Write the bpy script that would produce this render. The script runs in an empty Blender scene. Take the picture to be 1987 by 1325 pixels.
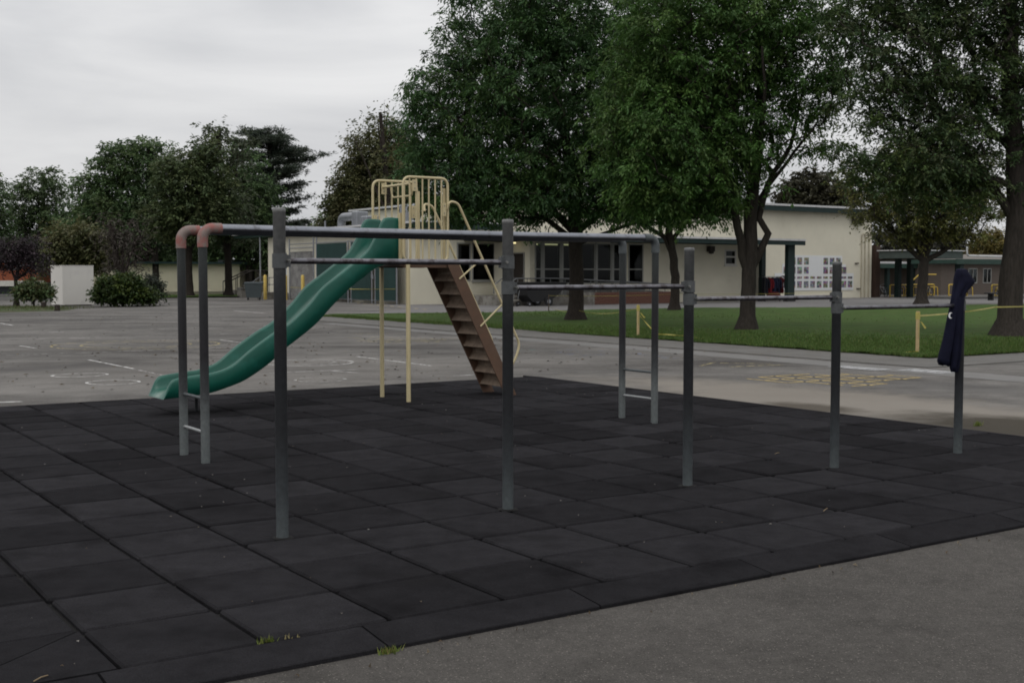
import bpy, math, random
import numpy as np
from mathutils import Vector

R = math.radians
SC = bpy.context.scene
COL = SC.collection
rng = np.random.default_rng(7)
random.seed(7)

# ------------------------------------------------------------------ camera
CAM_H = 1.556
cd = bpy.data.cameras.new('camera')
cd.sensor_width = 36.0
cd.lens = 2345.8 / 1987 * 36.0
cd.clip_end = 3000
cam = bpy.data.objects.new('camera', cd)
cam.location = (0, 0, CAM_H)
cam.rotation_euler = (R(90) - 0.05533, 0, 0)
COL.objects.link(cam)
SC.camera = cam

# ------------------------------------------------------------------ sky, sun, exposure
SUN_EL, SUN_AZ = 58.0, 200.0          # azimuth: 0 = +y, clockwise
w = bpy.data.worlds.new('World')
SC.world = w
w.use_nodes = True
nt = w.node_tree
nt.nodes.clear()
def wn(t, **k):
    n = nt.nodes.new(t)
    for a, v in k.items():
        setattr(n, a, v)
    return n
out = wn('ShaderNodeOutputWorld')
bg = wn('ShaderNodeBackground')
bg.inputs['Strength'].default_value = 0.1
sky = wn('ShaderNodeTexSky', sky_type='NISHITA')
sky.sun_disc = False
sky.sun_elevation = R(SUN_EL)
sky.sun_rotation = R(SUN_AZ)
sky.air_density = 1.0
sky.dust_density = 5.0
hs = wn('ShaderNodeHueSaturation')
hs.inputs['Saturation'].default_value = 0.12
nt.links.new(sky.outputs[0], hs.inputs['Color'])
tc = wn('ShaderNodeTexCoord')
mp = wn('ShaderNodeMapping')
mp.inputs['Scale'].default_value = (1.0, 1.0, 4.5)
nt.links.new(tc.outputs['Generated'], mp.inputs[0])
n1 = wn('ShaderNodeTexNoise')
n1.inputs['Scale'].default_value = 2.3
n1.inputs['Detail'].default_value = 7.0
n1.inputs['Roughness'].default_value = 0.52
n1.inputs['Distortion'].default_value = 0.5
nt.links.new(mp.outputs[0], n1.inputs['Vector'])
cr = wn('ShaderNodeValToRGB')
cr.color_ramp.elements[0].position = 0.30
cr.color_ramp.elements[0].color = (0.70, 0.715, 0.75, 1)
cr.color_ramp.elements[1].position = 0.70
cr.color_ramp.elements[1].color = (1.10, 1.10, 1.105, 1)
nt.links.new(n1.outputs['Fac'], cr.inputs[0])
# an overcast sky is brighter overhead than at the horizon
sx = wn('ShaderNodeSeparateXYZ')
nt.links.new(tc.outputs['Generated'], sx.inputs[0])
mr = wn('ShaderNodeMapRange')
mr.inputs['From Min'].default_value = 0.0
mr.inputs['From Max'].default_value = 1.0
mr.inputs['To Min'].default_value = 5.8
mr.inputs['To Max'].default_value = 11.6
nt.links.new(sx.outputs['Z'], mr.inputs['Value'])
mu = wn('ShaderNodeMixRGB', blend_type='MULTIPLY')
mu.inputs[0].default_value = 1.0
nt.links.new(cr.outputs[0], mu.inputs[1])
nt.links.new(mr.outputs[0], mu.inputs[2])
mx = wn('ShaderNodeMixRGB')
mx.inputs[0].default_value = 0.88
nt.links.new(hs.outputs[0], mx.inputs[1])
nt.links.new(mu.outputs[0], mx.inputs[2])
nt.links.new(mx.outputs[0], bg.inputs['Color'])
nt.links.new(bg.outputs[0], out.inputs[0])

sl = bpy.data.lights.new('sun', 'SUN')
sl.energy = 0.55
sl.angle = R(40)
sl.color = (1.0, 0.97, 0.93)
sun = bpy.data.objects.new('sun', sl)
az, el = R(SUN_AZ), R(SUN_EL)
sdir = Vector((math.sin(az) * math.cos(el), math.cos(az) * math.cos(el), math.sin(el)))
sun.rotation_euler = sdir.to_track_quat('Z', 'Y').to_euler()
sun.location = (0, 0, 40)
COL.objects.link(sun)

SC.view_settings.view_transform = 'Standard'
SC.view_settings.look = 'None'
SC.view_settings.exposure = 0.28
SC.view_settings.gamma = 1.0
SC.view_settings.use_curve_mapping = False
SC.render.engine = 'CYCLES'
SC.cycles.max_bounces = 6
SC.cycles.diffuse_bounces = 3
SC.cycles.transparent_max_bounces = 16
SC.cycles.filter_width = 1.8

# ------------------------------------------------------------------ frame of the playground grid
TH = 0.5883
OX, OY = -1.894, 5.216
CA, SA = math.cos(TH), math.sin(TH)
T = 0.610                      # rubber tile
GZ = -0.05                     # asphalt level (rubber surface is z = 0)
def P(a, b, z=0.0):
    return Vector((OX + a * CA - b * SA, OY + a * SA + b * CA, z))

# ------------------------------------------------------------------ materials
MATS = {}
def mat(name, col, rough=0.7, metal=0.0, var=0.15, scale=3.0, bump=0.0, bscale=60.0, spec=0.3,
        col2=None, objrand=0.0, detail=5.0, two=None):
    """principled; base colour wanders by noise (var), optional second colour patches (col2 at threshold two)"""
    if name in MATS:
        return MATS[name]
    m = bpy.data.materials.new(name)
    m.use_nodes = True
    t = m.node_tree
    b = t.nodes['Principled BSDF']
    b.inputs['Roughness'].default_value = rough
    b.inputs['Metallic'].default_value = metal
    b.inputs['Specular IOR Level'].default_value = spec
    tc = t.nodes.new('ShaderNodeTexCoord')
    n = t.nodes.new('ShaderNodeTexNoise')
    n.inputs['Scale'].default_value = scale
    n.inputs['Detail'].default_value = detail
    n.inputs['Roughness'].default_value = 0.6
    t.links.new(tc.outputs['Object'], n.inputs['Vector'])
    mr = t.nodes.new('ShaderNodeMapRange')
    mr.inputs['From Min'].default_value = 0.25
    mr.inputs['From Max'].default_value = 0.75
    mr.inputs['To Min'].default_value = 1 - var
    mr.inputs['To Max'].default_value = 1 + var
    t.links.new(n.outputs['Fac'], mr.inputs['Value'])
    mul = t.nodes.new('ShaderNodeMixRGB')
    mul.blend_type = 'MULTIPLY'
    mul.inputs[0].default_value = 1.0
    mul.inputs[1].default_value = (*col, 1)
    t.links.new(mr.outputs[0], mul.inputs[2])
    last = mul.outputs[0]
    if col2:
        n2 = t.nodes.new('ShaderNodeTexNoise')
        n2.inputs['Scale'].default_value = scale * 1.7
        n2.inputs['Detail'].default_value = 8
        n2.inputs['Roughness'].default_value = 0.65
        t.links.new(tc.outputs['Object'], n2.inputs['Vector'])
        r2 = t.nodes.new('ShaderNodeValToRGB')
        th = two or 0.55
        r2.color_ramp.elements[0].position = th - 0.06
        r2.color_ramp.elements[1].position = th + 0.06
        t.links.new(n2.outputs['Fac'], r2.inputs[0])
        m2 = t.nodes.new('ShaderNodeMixRGB')
        m2.inputs[2].default_value = (*col2, 1)
        t.links.new(r2.outputs[0], m2.inputs[0])
        t.links.new(last, m2.inputs[1])
        last = m2.outputs[0]
    if objrand:
        oi = t.nodes.new('ShaderNodeObjectInfo')
        r3 = t.nodes.new('ShaderNodeMapRange')
        r3.inputs['To Min'].default_value = 1 - objrand
        r3.inputs['To Max'].default_value = 1 + objrand
        t.links.new(oi.outputs['Random'], r3.inputs['Value'])
        m3 = t.nodes.new('ShaderNodeMixRGB')
        m3.blend_type = 'MULTIPLY'
        m3.inputs[0].default_value = 1.0
        t.links.new(last, m3.inputs[1])
        t.links.new(r3.outputs[0], m3.inputs[2])
        last = m3.outputs[0]
    t.links.new(last, b.inputs['Base Color'])
    if bump:
        nb = t.nodes.new('ShaderNodeTexNoise')
        nb.inputs['Scale'].default_value = bscale
        nb.inputs['Detail'].default_value = 4
        t.links.new(tc.outputs['Object'], nb.inputs['Vector'])
        bp = t.nodes.new('ShaderNodeBump')
        bp.inputs['Strength'].default_value = bump
        bp.inputs['Distance'].default_value = 0.02
        t.links.new(nb.outputs['Fac'], bp.inputs['Height'])
        t.links.new(bp.outputs[0], b.inputs['Normal'])
    MATS[name] = m
    return m

def zmat(name, stops, rough=0.5, metal=0.0, zmax=2.0, spec=0.4, var=0.2):
    """painted / galvanised post: colour by height on the post, broken up by noise"""
    m = bpy.data.materials.new(name)
    m.use_nodes = True
    t = m.node_tree
    b = t.nodes['Principled BSDF']
    b.inputs['Roughness'].default_value = rough
    b.inputs['Metallic'].default_value = metal
    b.inputs['Specular IOR Level'].default_value = spec
    tc = t.nodes.new('ShaderNodeTexCoord')
    sp = t.nodes.new('ShaderNodeSeparateXYZ')
    t.links.new(tc.outputs['Object'], sp.inputs[0])
    n = t.nodes.new('ShaderNodeTexNoise')
    n.inputs['Scale'].default_value = 9
    n.inputs['Detail'].default_value = 7
    n.inputs['Roughness'].default_value = 0.65
    t.links.new(tc.outputs['Object'], n.inputs['Vector'])
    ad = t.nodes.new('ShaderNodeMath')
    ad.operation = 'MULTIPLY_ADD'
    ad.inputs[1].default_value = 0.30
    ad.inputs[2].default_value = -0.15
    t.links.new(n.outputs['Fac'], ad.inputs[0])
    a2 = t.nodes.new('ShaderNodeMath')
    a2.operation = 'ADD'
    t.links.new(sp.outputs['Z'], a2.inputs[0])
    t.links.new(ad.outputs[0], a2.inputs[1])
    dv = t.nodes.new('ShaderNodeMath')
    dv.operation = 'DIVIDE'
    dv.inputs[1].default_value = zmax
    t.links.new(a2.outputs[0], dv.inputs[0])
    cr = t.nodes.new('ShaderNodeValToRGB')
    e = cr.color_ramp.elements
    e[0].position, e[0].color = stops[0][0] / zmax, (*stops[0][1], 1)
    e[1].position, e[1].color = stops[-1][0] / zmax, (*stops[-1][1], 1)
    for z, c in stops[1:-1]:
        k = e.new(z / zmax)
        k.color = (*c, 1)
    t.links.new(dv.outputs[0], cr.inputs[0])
    n2 = t.nodes.new('ShaderNodeTexNoise')
    n2.inputs['Scale'].default_value = 40
    n2.inputs['Detail'].default_value = 5
    t.links.new(tc.outputs['Object'], n2.inputs['Vector'])
    mr = t.nodes.new('ShaderNodeMapRange')
    mr.inputs['From Min'].default_value = 0.25
    mr.inputs['From Max'].default_value = 0.75
    mr.inputs['To Min'].default_value = 1 - var
    mr.inputs['To Max'].default_value = 1 + var
    t.links.new(n2.outputs['Fac'], mr.inputs['Value'])
    mul = t.nodes.new('ShaderNodeMixRGB')
    mul.blend_type = 'MULTIPLY'
    mul.inputs[0].default_value = 1
    t.links.new(cr.outputs[0], mul.inputs[1])
    t.links.new(mr.outputs[0], mul.inputs[2])
    t.links.new(mul.outputs[0], b.inputs['Base Color'])
    return m

def ground_mat():
    """worn asphalt: aggregate speckle, broad stains, dusty pale areas, damp dark areas, fine cracks"""
    m = bpy.data.materials.new('asphalt')
    m.use_nodes = True
    t = m.node_tree
    L = t.links.new
    b = t.nodes['Principled BSDF']
    b.inputs['Roughness'].default_value = 0.95
    b.inputs['Specular IOR Level'].default_value = 0.06
    tc = t.nodes.new('ShaderNodeTexCoord')
    def noise(sc, det=6, ro=0.6, vec=None):
        n = t.nodes.new('ShaderNodeTexNoise')
        n.inputs['Scale'].default_value = sc
        n.inputs['Detail'].default_value = det
        n.inputs['Roughness'].default_value = ro
        L(vec or tc.outputs['Object'], n.inputs['Vector'])
        return n.outputs['Fac']
    def ramp(x, p0, c0, p1, c1):
        r = t.nodes.new('ShaderNodeValToRGB')
        r.color_ramp.elements[0].position = p0
        r.color_ramp.elements[0].color = (*c0, 1)
        r.color_ramp.elements[1].position = p1
        r.color_ramp.elements[1].color = (*c1, 1)
        L(x, r.inputs[0])
        return r.outputs[0]
    def mix(f, a, c, bt='MIX'):
        n = t.nodes.new('ShaderNodeMixRGB')
        n.blend_type = bt
        if hasattr(f, 'name'):
            L(f, n.inputs[0])
        else:
            n.inputs[0].default_value = f
        for s, v in ((1, a), (2, c)):
            if hasattr(v, 'name'):
                L(v, n.inputs[s])
            else:
                n.inputs[s].default_value = (*v, 1)
        return n.outputs[0]
    base = ramp(noise(0.22, 7, 0.6), 0.34, (0.098, 0.094, 0.090), 0.66, (0.168, 0.160, 0.151))
    # streaky stains lying along the drainage direction
    mpn = t.nodes.new('ShaderNodeMapping')
    mpn.inputs['Rotation'].default_value = (0, 0, -TH)
    mpn.inputs['Scale'].default_value = (0.35, 1.0, 1.0)
    L(tc.outputs['Object'], mpn.inputs[0])
    st = ramp(noise(0.55, 8, 0.62, mpn.outputs[0]), 0.46, (1.05, 1.05, 1.05), 0.66, (0.62, 0.61, 0.61))
    base = mix(1.0, base, st, 'MULTIPLY')
    st2 = ramp(noise(1.9, 6, 0.6), 0.3, (0.80, 0.80, 0.80), 0.7, (1.15, 1.15, 1.15))
    base = mix(1.0, base, st2, 'MULTIPLY')
    # aggregate
    vo = t.nodes.new('ShaderNodeTexVoronoi')
    vo.inputs['Scale'].default_value = 150
    L(tc.outputs['Object'], vo.inputs['Vector'])
    sp = t.nodes.new('ShaderNodeSeparateColor')
    L(vo.outputs['Color'], sp.inputs[0])
    ag = ramp(sp.outputs[0], 0.0, (0.72, 0.72, 0.72), 1.0, (1.27, 1.26, 1.24))
    base = mix(1.0, base, ag, 'MULTIPLY')
    fl = ramp(sp.outputs[1], 0.972, (0, 0, 0), 0.98, (1, 1, 1))
    base = mix(fl, base, (0.20, 0.19, 0.175))
    # sand washed over the asphalt beside the mat, damp patches on it (playground coordinates)
    def blob(a, bb, ra, rb, soft, amp):
        c = P(a, bb)
        mp = t.nodes.new('ShaderNodeMapping')
        mp.vector_type = 'TEXTURE'
        mp.inputs['Location'].default_value = (c.x, c.y, 0)
        mp.inputs['Rotation'].default_value = (0, 0, TH)
        mp.inputs['Scale'].default_value = (ra, rb, 1e4)
        L(tc.outputs['Object'], mp.inputs[0])
        ln = t.nodes.new('ShaderNodeVectorMath')
        ln.operation = 'LENGTH'
        L(mp.outputs[0], ln.inputs[0])
        ad = t.nodes.new('ShaderNodeMath')
        ad.operation = 'MULTIPLY_ADD'
        ad.inputs[1].default_value = 1.1
        L(noise(1.6, 7, 0.62), ad.inputs[0])
        L(ln.outputs['Value'], ad.inputs[2])
        r = t.nodes.new('ShaderNodeMapRange')
        r.inputs['From Min'].default_value = 1.25 - soft
        r.inputs['From Max'].default_value = 1.55 + soft
        r.inputs['To Min'].default_value = amp
        r.inputs['To Max'].default_value = 0.0
        L(ad.outputs[0], r.inputs['Value'])
        return r.outputs[0]
    base = mix(blob(10.6, 5.2, 1.5, 4.6, 0.12, 0.75), base, (0.235, 0.212, 0.182))
    base = mix(blob(2.5, 16.3, 2.6, 0.7, 0.25, 0.55), base, (0.078, 0.074, 0.072))
    base = mix(blob(0.5, 20.5, 3.0, 0.6, 0.25, 0.5), base, (0.082, 0.077, 0.074))
    base = mix(blob(8.5, 24.5, 3.0, 0.8, 0.3, 0.35), base, (0.090, 0.086, 0.083))
    base = mix(blob(7.0, 13.5, 6.0, 3.0, 0.2, 0.25), base, (0.225, 0.210, 0.192))
    base = mix(blob(10.15, 2.2, 0.95, 1.7, 0.12, 0.92), base, (0.048, 0.042, 0.033))
    base = mix(blob(9.8, 4.7, 0.42, 0.75, 0.12, 0.8), base, (0.062, 0.053, 0.042))
    base = mix(blob(13.6, 5.3, 0.9, 1.1, 0.2, 0.45), base, (0.085, 0.082, 0.08))
    # cracks
    dn = t.nodes.new('ShaderNodeTexNoise')
    dn.inputs['Scale'].default_value = 0.7
    dn.inputs['Detail'].default_value = 5
    L(tc.outputs['Object'], dn.inputs['Vector'])
    mm = t.nodes.new('ShaderNodeMixRGB')
    mm.blend_type = 'LINEAR_LIGHT'
    mm.inputs[0].default_value = 0.9
    L(tc.outputs['Object'], mm.inputs[1])
    L(dn.outputs['Color'], mm.inputs[2])
    ve = t.nodes.new('ShaderNodeTexVoronoi')
    ve.feature = 'DISTANCE_TO_EDGE'
    ve.inputs['Scale'].default_value = 0.16
    L(mm.outputs[0], ve.inputs['Vector'])
    ck = ramp(ve.outputs['Distance'], 0.0006, (0.5, 0.5, 0.5), 0.0022, (1, 1, 1))
    base = mix(ramp(noise(0.12, 3), 0.5, (0, 0, 0), 0.56, (0.9, 0.9, 0.9)), base, mix(1.0, base, ck, 'MULTIPLY'))
    L(base, b.inputs['Base Color'])
    bp = t.nodes.new('ShaderNodeBump')
    bp.inputs['Strength'].default_value = 0.5
    bp.inputs['Distance'].default_value = 0.004
    L(vo.outputs['Distance'], bp.inputs['Height'])
    L(bp.outputs[0], b.inputs['Normal'])
    return m

def paint_mat(name, col, wear=0.5, scale=6.0):
    """worn thermoplastic / chalk: lets the asphalt below show where it has gone"""
    m = bpy.data.materials.new(name)
    m.use_nodes = True
    t = m.node_tree
    L = t.links.new
    b = t.nodes['Principled BSDF']
    b.inputs['Base Color'].default_value = (*col, 1)
    b.inputs['Roughness'].default_value = 0.85
    tc = t.nodes.new('ShaderNodeTexCoord')
    n = t.nodes.new('ShaderNodeTexNoise')
    n.inputs['Scale'].default_value = scale
    n.inputs['Detail'].default_value = 9
    n.inputs['Roughness'].default_value = 0.72
    L(tc.outputs['Object'], n.inputs['Vector'])
    r = t.nodes.new('ShaderNodeValToRGB')
    r.color_ramp.elements[0].position = wear - 0.07
    r.color_ramp.elements[0].color = (0, 0, 0, 1)
    r.color_ramp.elements[1].position = wear + 0.10
    L(n.outputs['Fac'], r.inputs[0])
    tr = t.nodes.new('ShaderNodeBsdfTransparent')
    ms = t.nodes.new('ShaderNodeMixShader')
    L(r.outputs[0], ms.inputs[0])
    L(tr.outputs[0], ms.inputs[1])
    L(b.outputs[0], ms.inputs[2])
    o = [x for x in t.nodes if x.type == 'OUTPUT_MATERIAL'][0]
    L(ms.outputs[0], o.inputs['Surface'])
    return m

def leaf_mat(name, rough=0.5, trans=0.34):
    m = bpy.data.materials.new(name)
    m.use_nodes = True
    t = m.node_tree
    L = t.links.new
    b = t.nodes['Principled BSDF']
    b.inputs['Roughness'].default_value = rough
    b.inputs['Specular IOR Level'].default_value = 0.25
    at = t.nodes.new('ShaderNodeAttribute')
    at.attribute_name = 'Col'
    L(at.outputs['Color'], b.inputs['Base Color'])
    tr = t.nodes.new('ShaderNodeBsdfTranslucent')
    L(at.outputs['Color'], tr.inputs['Color'])
    ms = t.nodes.new('ShaderNodeMixShader')
    ms.inputs[0].default_value = trans
    L(b.outputs[0], ms.inputs[1])
    L(tr.outputs[0], ms.inputs[2])
    o = [x for x in t.nodes if x.type == 'OUTPUT_MATERIAL'][0]
    L(ms.outputs[0], o.inputs['Surface'])
    return m

def glass_mat(name='window_glass', tint=(0.55, 0.6, 0.6)):
    m = bpy.data.materials.new(name)
    m.use_nodes = True
    t = m.node_tree
    t.nodes.clear()
    L = t.links.new
    o = t.nodes.new('ShaderNodeOutputMaterial')
    tr = t.nodes.new('ShaderNodeBsdfTransparent')
    tr.inputs[0].default_value = (*tint, 1)
    gl = t.nodes.new('ShaderNodeBsdfGlossy')
    gl.inputs['Roughness'].default_value = 0.03
    fr = t.nodes.new('ShaderNodeFresnel')
    fr.inputs[0].default_value = 1.22
    ms = t.nodes.new('ShaderNodeMixShader')
    L(fr.outputs[0], ms.inputs[0])
    L(tr.outputs[0], ms.inputs[1])
    L(gl.outputs[0], ms.inputs[2])
    L(ms.outputs[0], o.inputs['Surface'])
    return m

def picture_mat():
    """blurry colourful print, different for every picture object"""
    m = bpy.data.materials.new('printed_picture')
    m.use_nodes = True
    t = m.node_tree
    L = t.links.new
    b = t.nodes['Principled BSDF']
    b.inputs['Roughness'].default_value = 0.6
    tc = t.nodes.new('ShaderNodeTexCoord')
    oi = t.nodes.new('ShaderNodeObjectInfo')
    mp = t.nodes.new('ShaderNodeMath')
    mp.operation = 'MULTIPLY'
    mp.inputs[1].default_value = 50
    L(oi.outputs['Random'], mp.inputs[0])
    n = t.nodes.new('ShaderNodeTexNoise')
    n.noise_dimensions = '4D'
    n.inputs['Scale'].default_value = 4.5
    n.inputs['Detail'].default_value = 2
    L(tc.outputs['Object'], n.inputs['Vector'])
    L(mp.outputs[0], n.inputs['W'])
    hs = t.nodes.new('ShaderNodeHueSaturation')
    hs.inputs['Saturation'].default_value = 1.5
    hs.inputs['Value'].default_value = 0.6
    L(n.outputs['Color'], hs.inputs['Color'])
    n2 = t.nodes.new('ShaderNodeTexNoise')
    n2.noise_dimensions = '4D'
    n2.inputs['Scale'].default_value = 6
    n2.inputs['Detail'].default_value = 3
    L(tc.outputs['Object'], n2.inputs['Vector'])
    L(mp.outputs[0], n2.inputs['W'])
    r = t.nodes.new('ShaderNodeValToRGB')
    r.color_ramp.elements[0].position = 0.4
    r.color_ramp.elements[0].color = (0.12, 0.10, 0.12, 1)
    r.color_ramp.elements[1].position = 0.62
    r.color_ramp.elements[1].color = (1, 0.95, 0.9, 1)
    L(n2.outputs['Fac'], r.inputs[0])
    mm = t.nodes.new('ShaderNodeMixRGB')
    mm.blend_type = 'MULTIPLY'
    mm.inputs[0].default_value = 0.85
    L(hs.outputs[0], mm.inputs[1])
    L(r.outputs[0], mm.inputs[2])
    L(mm.outputs[0], b.inputs['Base Color'])
    return m

def emit_mat(name, col, s):
    m = bpy.data.materials.new(name)
    m.use_nodes = True
    b = m.node_tree.nodes['Principled BSDF']
    b.inputs['Base Color'].default_value = (*col, 1)
    b.inputs['Emission Color'].default_value = (*col, 1)
    b.inputs['Emission Strength'].default_value = s
    return m

# ------------------------------------------------------------------ mesh helpers
class MB:
    def __init__(s):
        s.v, s.f, s.sm = [], [], []
    def add(s, vs, fs, smooth=False):
        o = len(s.v)
        s.v += [tuple(x) for x in vs]
        for f in fs:
            s.f.append(tuple(i + o for i in f))
            s.sm.append(smooth)
        return s
    def box(s, x0, x1, y0, y1, z0, z1):
        vs = [(x, y, z) for z in (z0, z1) for y in (y0, y1) for x in (x0, x1)]
        return s.add(vs, [(0, 2, 3, 1), (4, 5, 7, 6), (0, 1, 5, 4), (2, 6, 7, 3), (0, 4, 6, 2), (1, 3, 7, 5)])
    def cbox(s, x0, x1, y0, y1, z0, z1, c=0.01):
        """box with chamfered top and vertical edges"""
        def ring(i, z):
            return [(x0 + i, y0 + c, z), (x0 + c, y0 + i, z), (x1 - c, y0 + i, z), (x1 - i, y0 + c, z),
                    (x1 - i, y1 - c, z), (x1 - c, y1 - i, z), (x0 + c, y1 - i, z), (x0 + i, y1 - c, z)]
        def ringt(z):
            return [(x0 + c, y0 + c, z), (x0 + c, y0 + c, z), (x1 - c, y0 + c, z), (x1 - c, y0 + c, z),
                    (x1 - c, y1 - c, z), (x1 - c, y1 - c, z), (x0 + c, y1 - c, z), (x0 + c, y1 - c, z)]
        vs = ring(0, z0) + ring(0, z1 - c)
        o4 = [(x0 + c, y0 + c, z1), (x1 - c, y0 + c, z1), (x1 - c, y1 - c, z1), (x0 + c, y1 - c, z1)]
        vs += o4
        fs = [tuple(range(7, -1, -1))]
        for i in range(8):
            j = (i + 1) % 8
            fs.append((i, j, 8 + j, 8 + i))
        k = 16
        fs += [(8, 9, k), (9, 10, k + 1, k), (10, 11, k + 1), (11, 12, k + 2, k + 1), (12, 13, k + 2),
               (13, 14, k + 3, k + 2), (14, 15, k + 3), (15, 8, k, k + 3), (k, k + 1, k + 2, k + 3)]
        return s.add(vs, fs)
    def prism(s, pts, z0, z1):
        n = len(pts)
        vs = [(x, y, z0) for x, y in pts] + [(x, y, z1) for x, y in pts]
        fs = [tuple(range(n - 1, -1, -1)), tuple(range(n, 2 * n))]
        for i in range(n):
            j = (i + 1) % n
            fs.append((i, j, n + j, n + i))
        return s.add(vs, fs)
    def extrude(s, ring0, ring1, smooth=False, caps=True):
        n = len(ring0)
        vs = list(ring0) + list(ring1)
        fs = [(i, (i + 1) % n, n + (i + 1) % n, n + i) for i in range(n)]
        s.add(vs, fs, smooth)
        if caps:
            s.add(ring0, [tuple(range(n - 1, -1, -1))])
            s.add(ring1, [tuple(range(n))])
        return s
    def loft(s, rings, smooth=True, caps=True, closed=True):
        n = len(rings[0])
        vs = [p for r in rings for p in r]
        fs = []
        m = n if closed else n - 1
        for k in range(len(rings) - 1):
            for i in range(m):
                j = (i + 1) % n
                fs.append((k * n + i, k * n + j, (k + 1) * n + j, (k + 1) * n + i))
        s.add(vs, fs, smooth)
        if caps:
            s.add(rings[0], [tuple(range(n - 1, -1, -1))])
            s.add(rings[-1], [tuple(range(n))])
        return s
    def tube(s, pts, r, n=10, smooth=True, caps=True):
        pts = [Vector(p) for p in pts]
        rs = r if isinstance(r, (list, tuple)) else [r] * len(pts)
        rings = []
        up = None
        for i, p in enumerate(pts):
            d = (pts[min(i + 1, len(pts) - 1)] - pts[max(i - 1, 0)]).normalized()
            if up is None:
                up = d.orthogonal().normalized()
            up = (up - d * up.dot(d))
            up = up.normalized() if up.length > 1e-6 else d.orthogonal().normalized()
            sd = d.cross(up)
            rings.append([tuple(p + (up * math.cos(2 * math.pi * k / n) + sd * math.sin(2 * math.pi * k / n)) * rs[i]) for k in range(n)])
        return s.loft(rings, smooth, caps)
    def lathe(s, prof, n=16, cx=0, cy=0, smooth=True):
        rings = [[(cx + r * math.cos(2 * math.pi * k / n), cy + r * math.sin(2 * math.pi * k / n), z) for k in range(n)] for r, z in prof]
        return s.loft(rings, smooth, True)
    def mesh(s, name, org=(0, 0, 0)):
        me = bpy.data.meshes.new(name)
        ox, oy, oz = org
        me.from_pydata([(x - ox, y - oy, z - oz) for x, y, z in s.v], [], s.f)
        me.polygons.foreach_set('use_smooth', s.sm)
        me.update()
        return me

ORG = {}
def tag(o, label=None, cat=None, group=None, kind=None):
    if label: o['label'] = label
    if cat: o['category'] = cat
    if group: o['group'] = group
    if kind: o['kind'] = kind
    return o
def thing(name, label, cat, a, b, z=GZ, group=None, world=False, rz=None):
    """Empty at the thing's base. Parts are given in playground (a, b, z) coordinates unless world=True"""
    o = bpy.data.objects.new(name, None)
    o.empty_display_size = 0.2
    COL.objects.link(o)
    if world:
        o.location = (a, b, z)
        o.rotation_euler = (0, 0, rz or 0)
    else:
        o.location = P(a, b, z)
        o.rotation_euler = (0, 0, TH)
    ORG[o.name] = (a, b, z)
    return tag(o, label, cat, group)
def part(name, mb, m, parent, kind=None, label=None):
    root = parent
    while root.parent:
        root = root.parent
    me = mb.mesh(name, ORG[root.name])
    me.materials.append(m)
    o = bpy.data.objects.new(name, me)
    COL.objects.link(o)
    o.parent = parent
    if kind: o['kind'] = kind
    if label: o['label'] = label
    return o
def solo(name, mb, m, label, cat, a, b, z=GZ, group=None, kind=None, world=False):
    """a thing (or piece of the setting) that is one mesh"""
    me = mb.mesh(name, (a, b, z))
    me.materials.append(m)
    o = bpy.data.objects.new(name, me)
    COL.objects.link(o)
    if world:
        o.location = (a, b, z)
    else:
        o.location = P(a, b, z)
        o.rotation_euler = (0, 0, TH)
    return tag(o, label, cat, group, kind)

def arc(c, r, a0, a1, n, plane):
    """points of an arc in plane 'xz' / 'yz' / 'xy'"""
    out = []
    for i in range(n + 1):
        t = a0 + (a1 - a0) * i / n
        u, v = r * math.cos(t), r * math.sin(t)
        if plane == 'xz': out.append((c[0] + u, c[1], c[2] + v))
        elif plane == 'yz': out.append((c[0], c[1] + u, c[2] + v))
        else: out.append((c[0] + u, c[1] + v, c[2]))
    return out
def rounded(pts, r, n=5):
    """polyline with rounded corners"""
    pts = [Vector(p) for p in pts]
    out = [pts[0]]
    for i in range(1, len(pts) - 1):
        p, q, s = pts[i - 1], pts[i], pts[i + 1]
        d1, d2 = (p - q), (s - q)
        k = min(r, d1.length * 0.49, d2.length * 0.49)
        A, B = q + d1.normalized() * k, q + d2.normalized() * k
        for j in range(n + 1):
            t = j / n
            out.append((A * (1 - t) + q * t) * (1 - t) + (q * (1 - t) + B * t) * t)
    out.append(pts[-1])
    return out

M_asphalt = ground_mat()
# ================================================================== SETTING
def sheet(name, pts, z, m, world=False, kind='structure'):
    """flat polygon sheet"""
    cx = sum(p[0] for p in pts) / len(pts)
    cy = sum(p[1] for p in pts) / len(pts)
    me = bpy.data.meshes.new(name)
    me.from_pydata([(x - cx, y - cy, 0) for x, y in pts], [], [tuple(range(len(pts)))])
    me.materials.append(m)
    o = bpy.data.objects.new(name, me)
    COL.objects.link(o)
    if world:
        o.location = (cx, cy, z)
    else:
        o.location = P(cx, cy, z)
        o.rotation_euler = (0, 0, TH)
    if kind: o['kind'] = kind
    return o

me = bpy.data.meshes.new('ground')
me.from_pydata([(-900, -60, 0), (900, -60, 0), (900, 1500, 0), (-900, 1500, 0)], [], [(0, 1, 2, 3)])
me.materials.append(M_asphalt)
g = bpy.data.objects.new('ground', me)
g.location = (0, 0, GZ)
COL.objects.link(g)
g['kind'] = 'structure'

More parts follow.
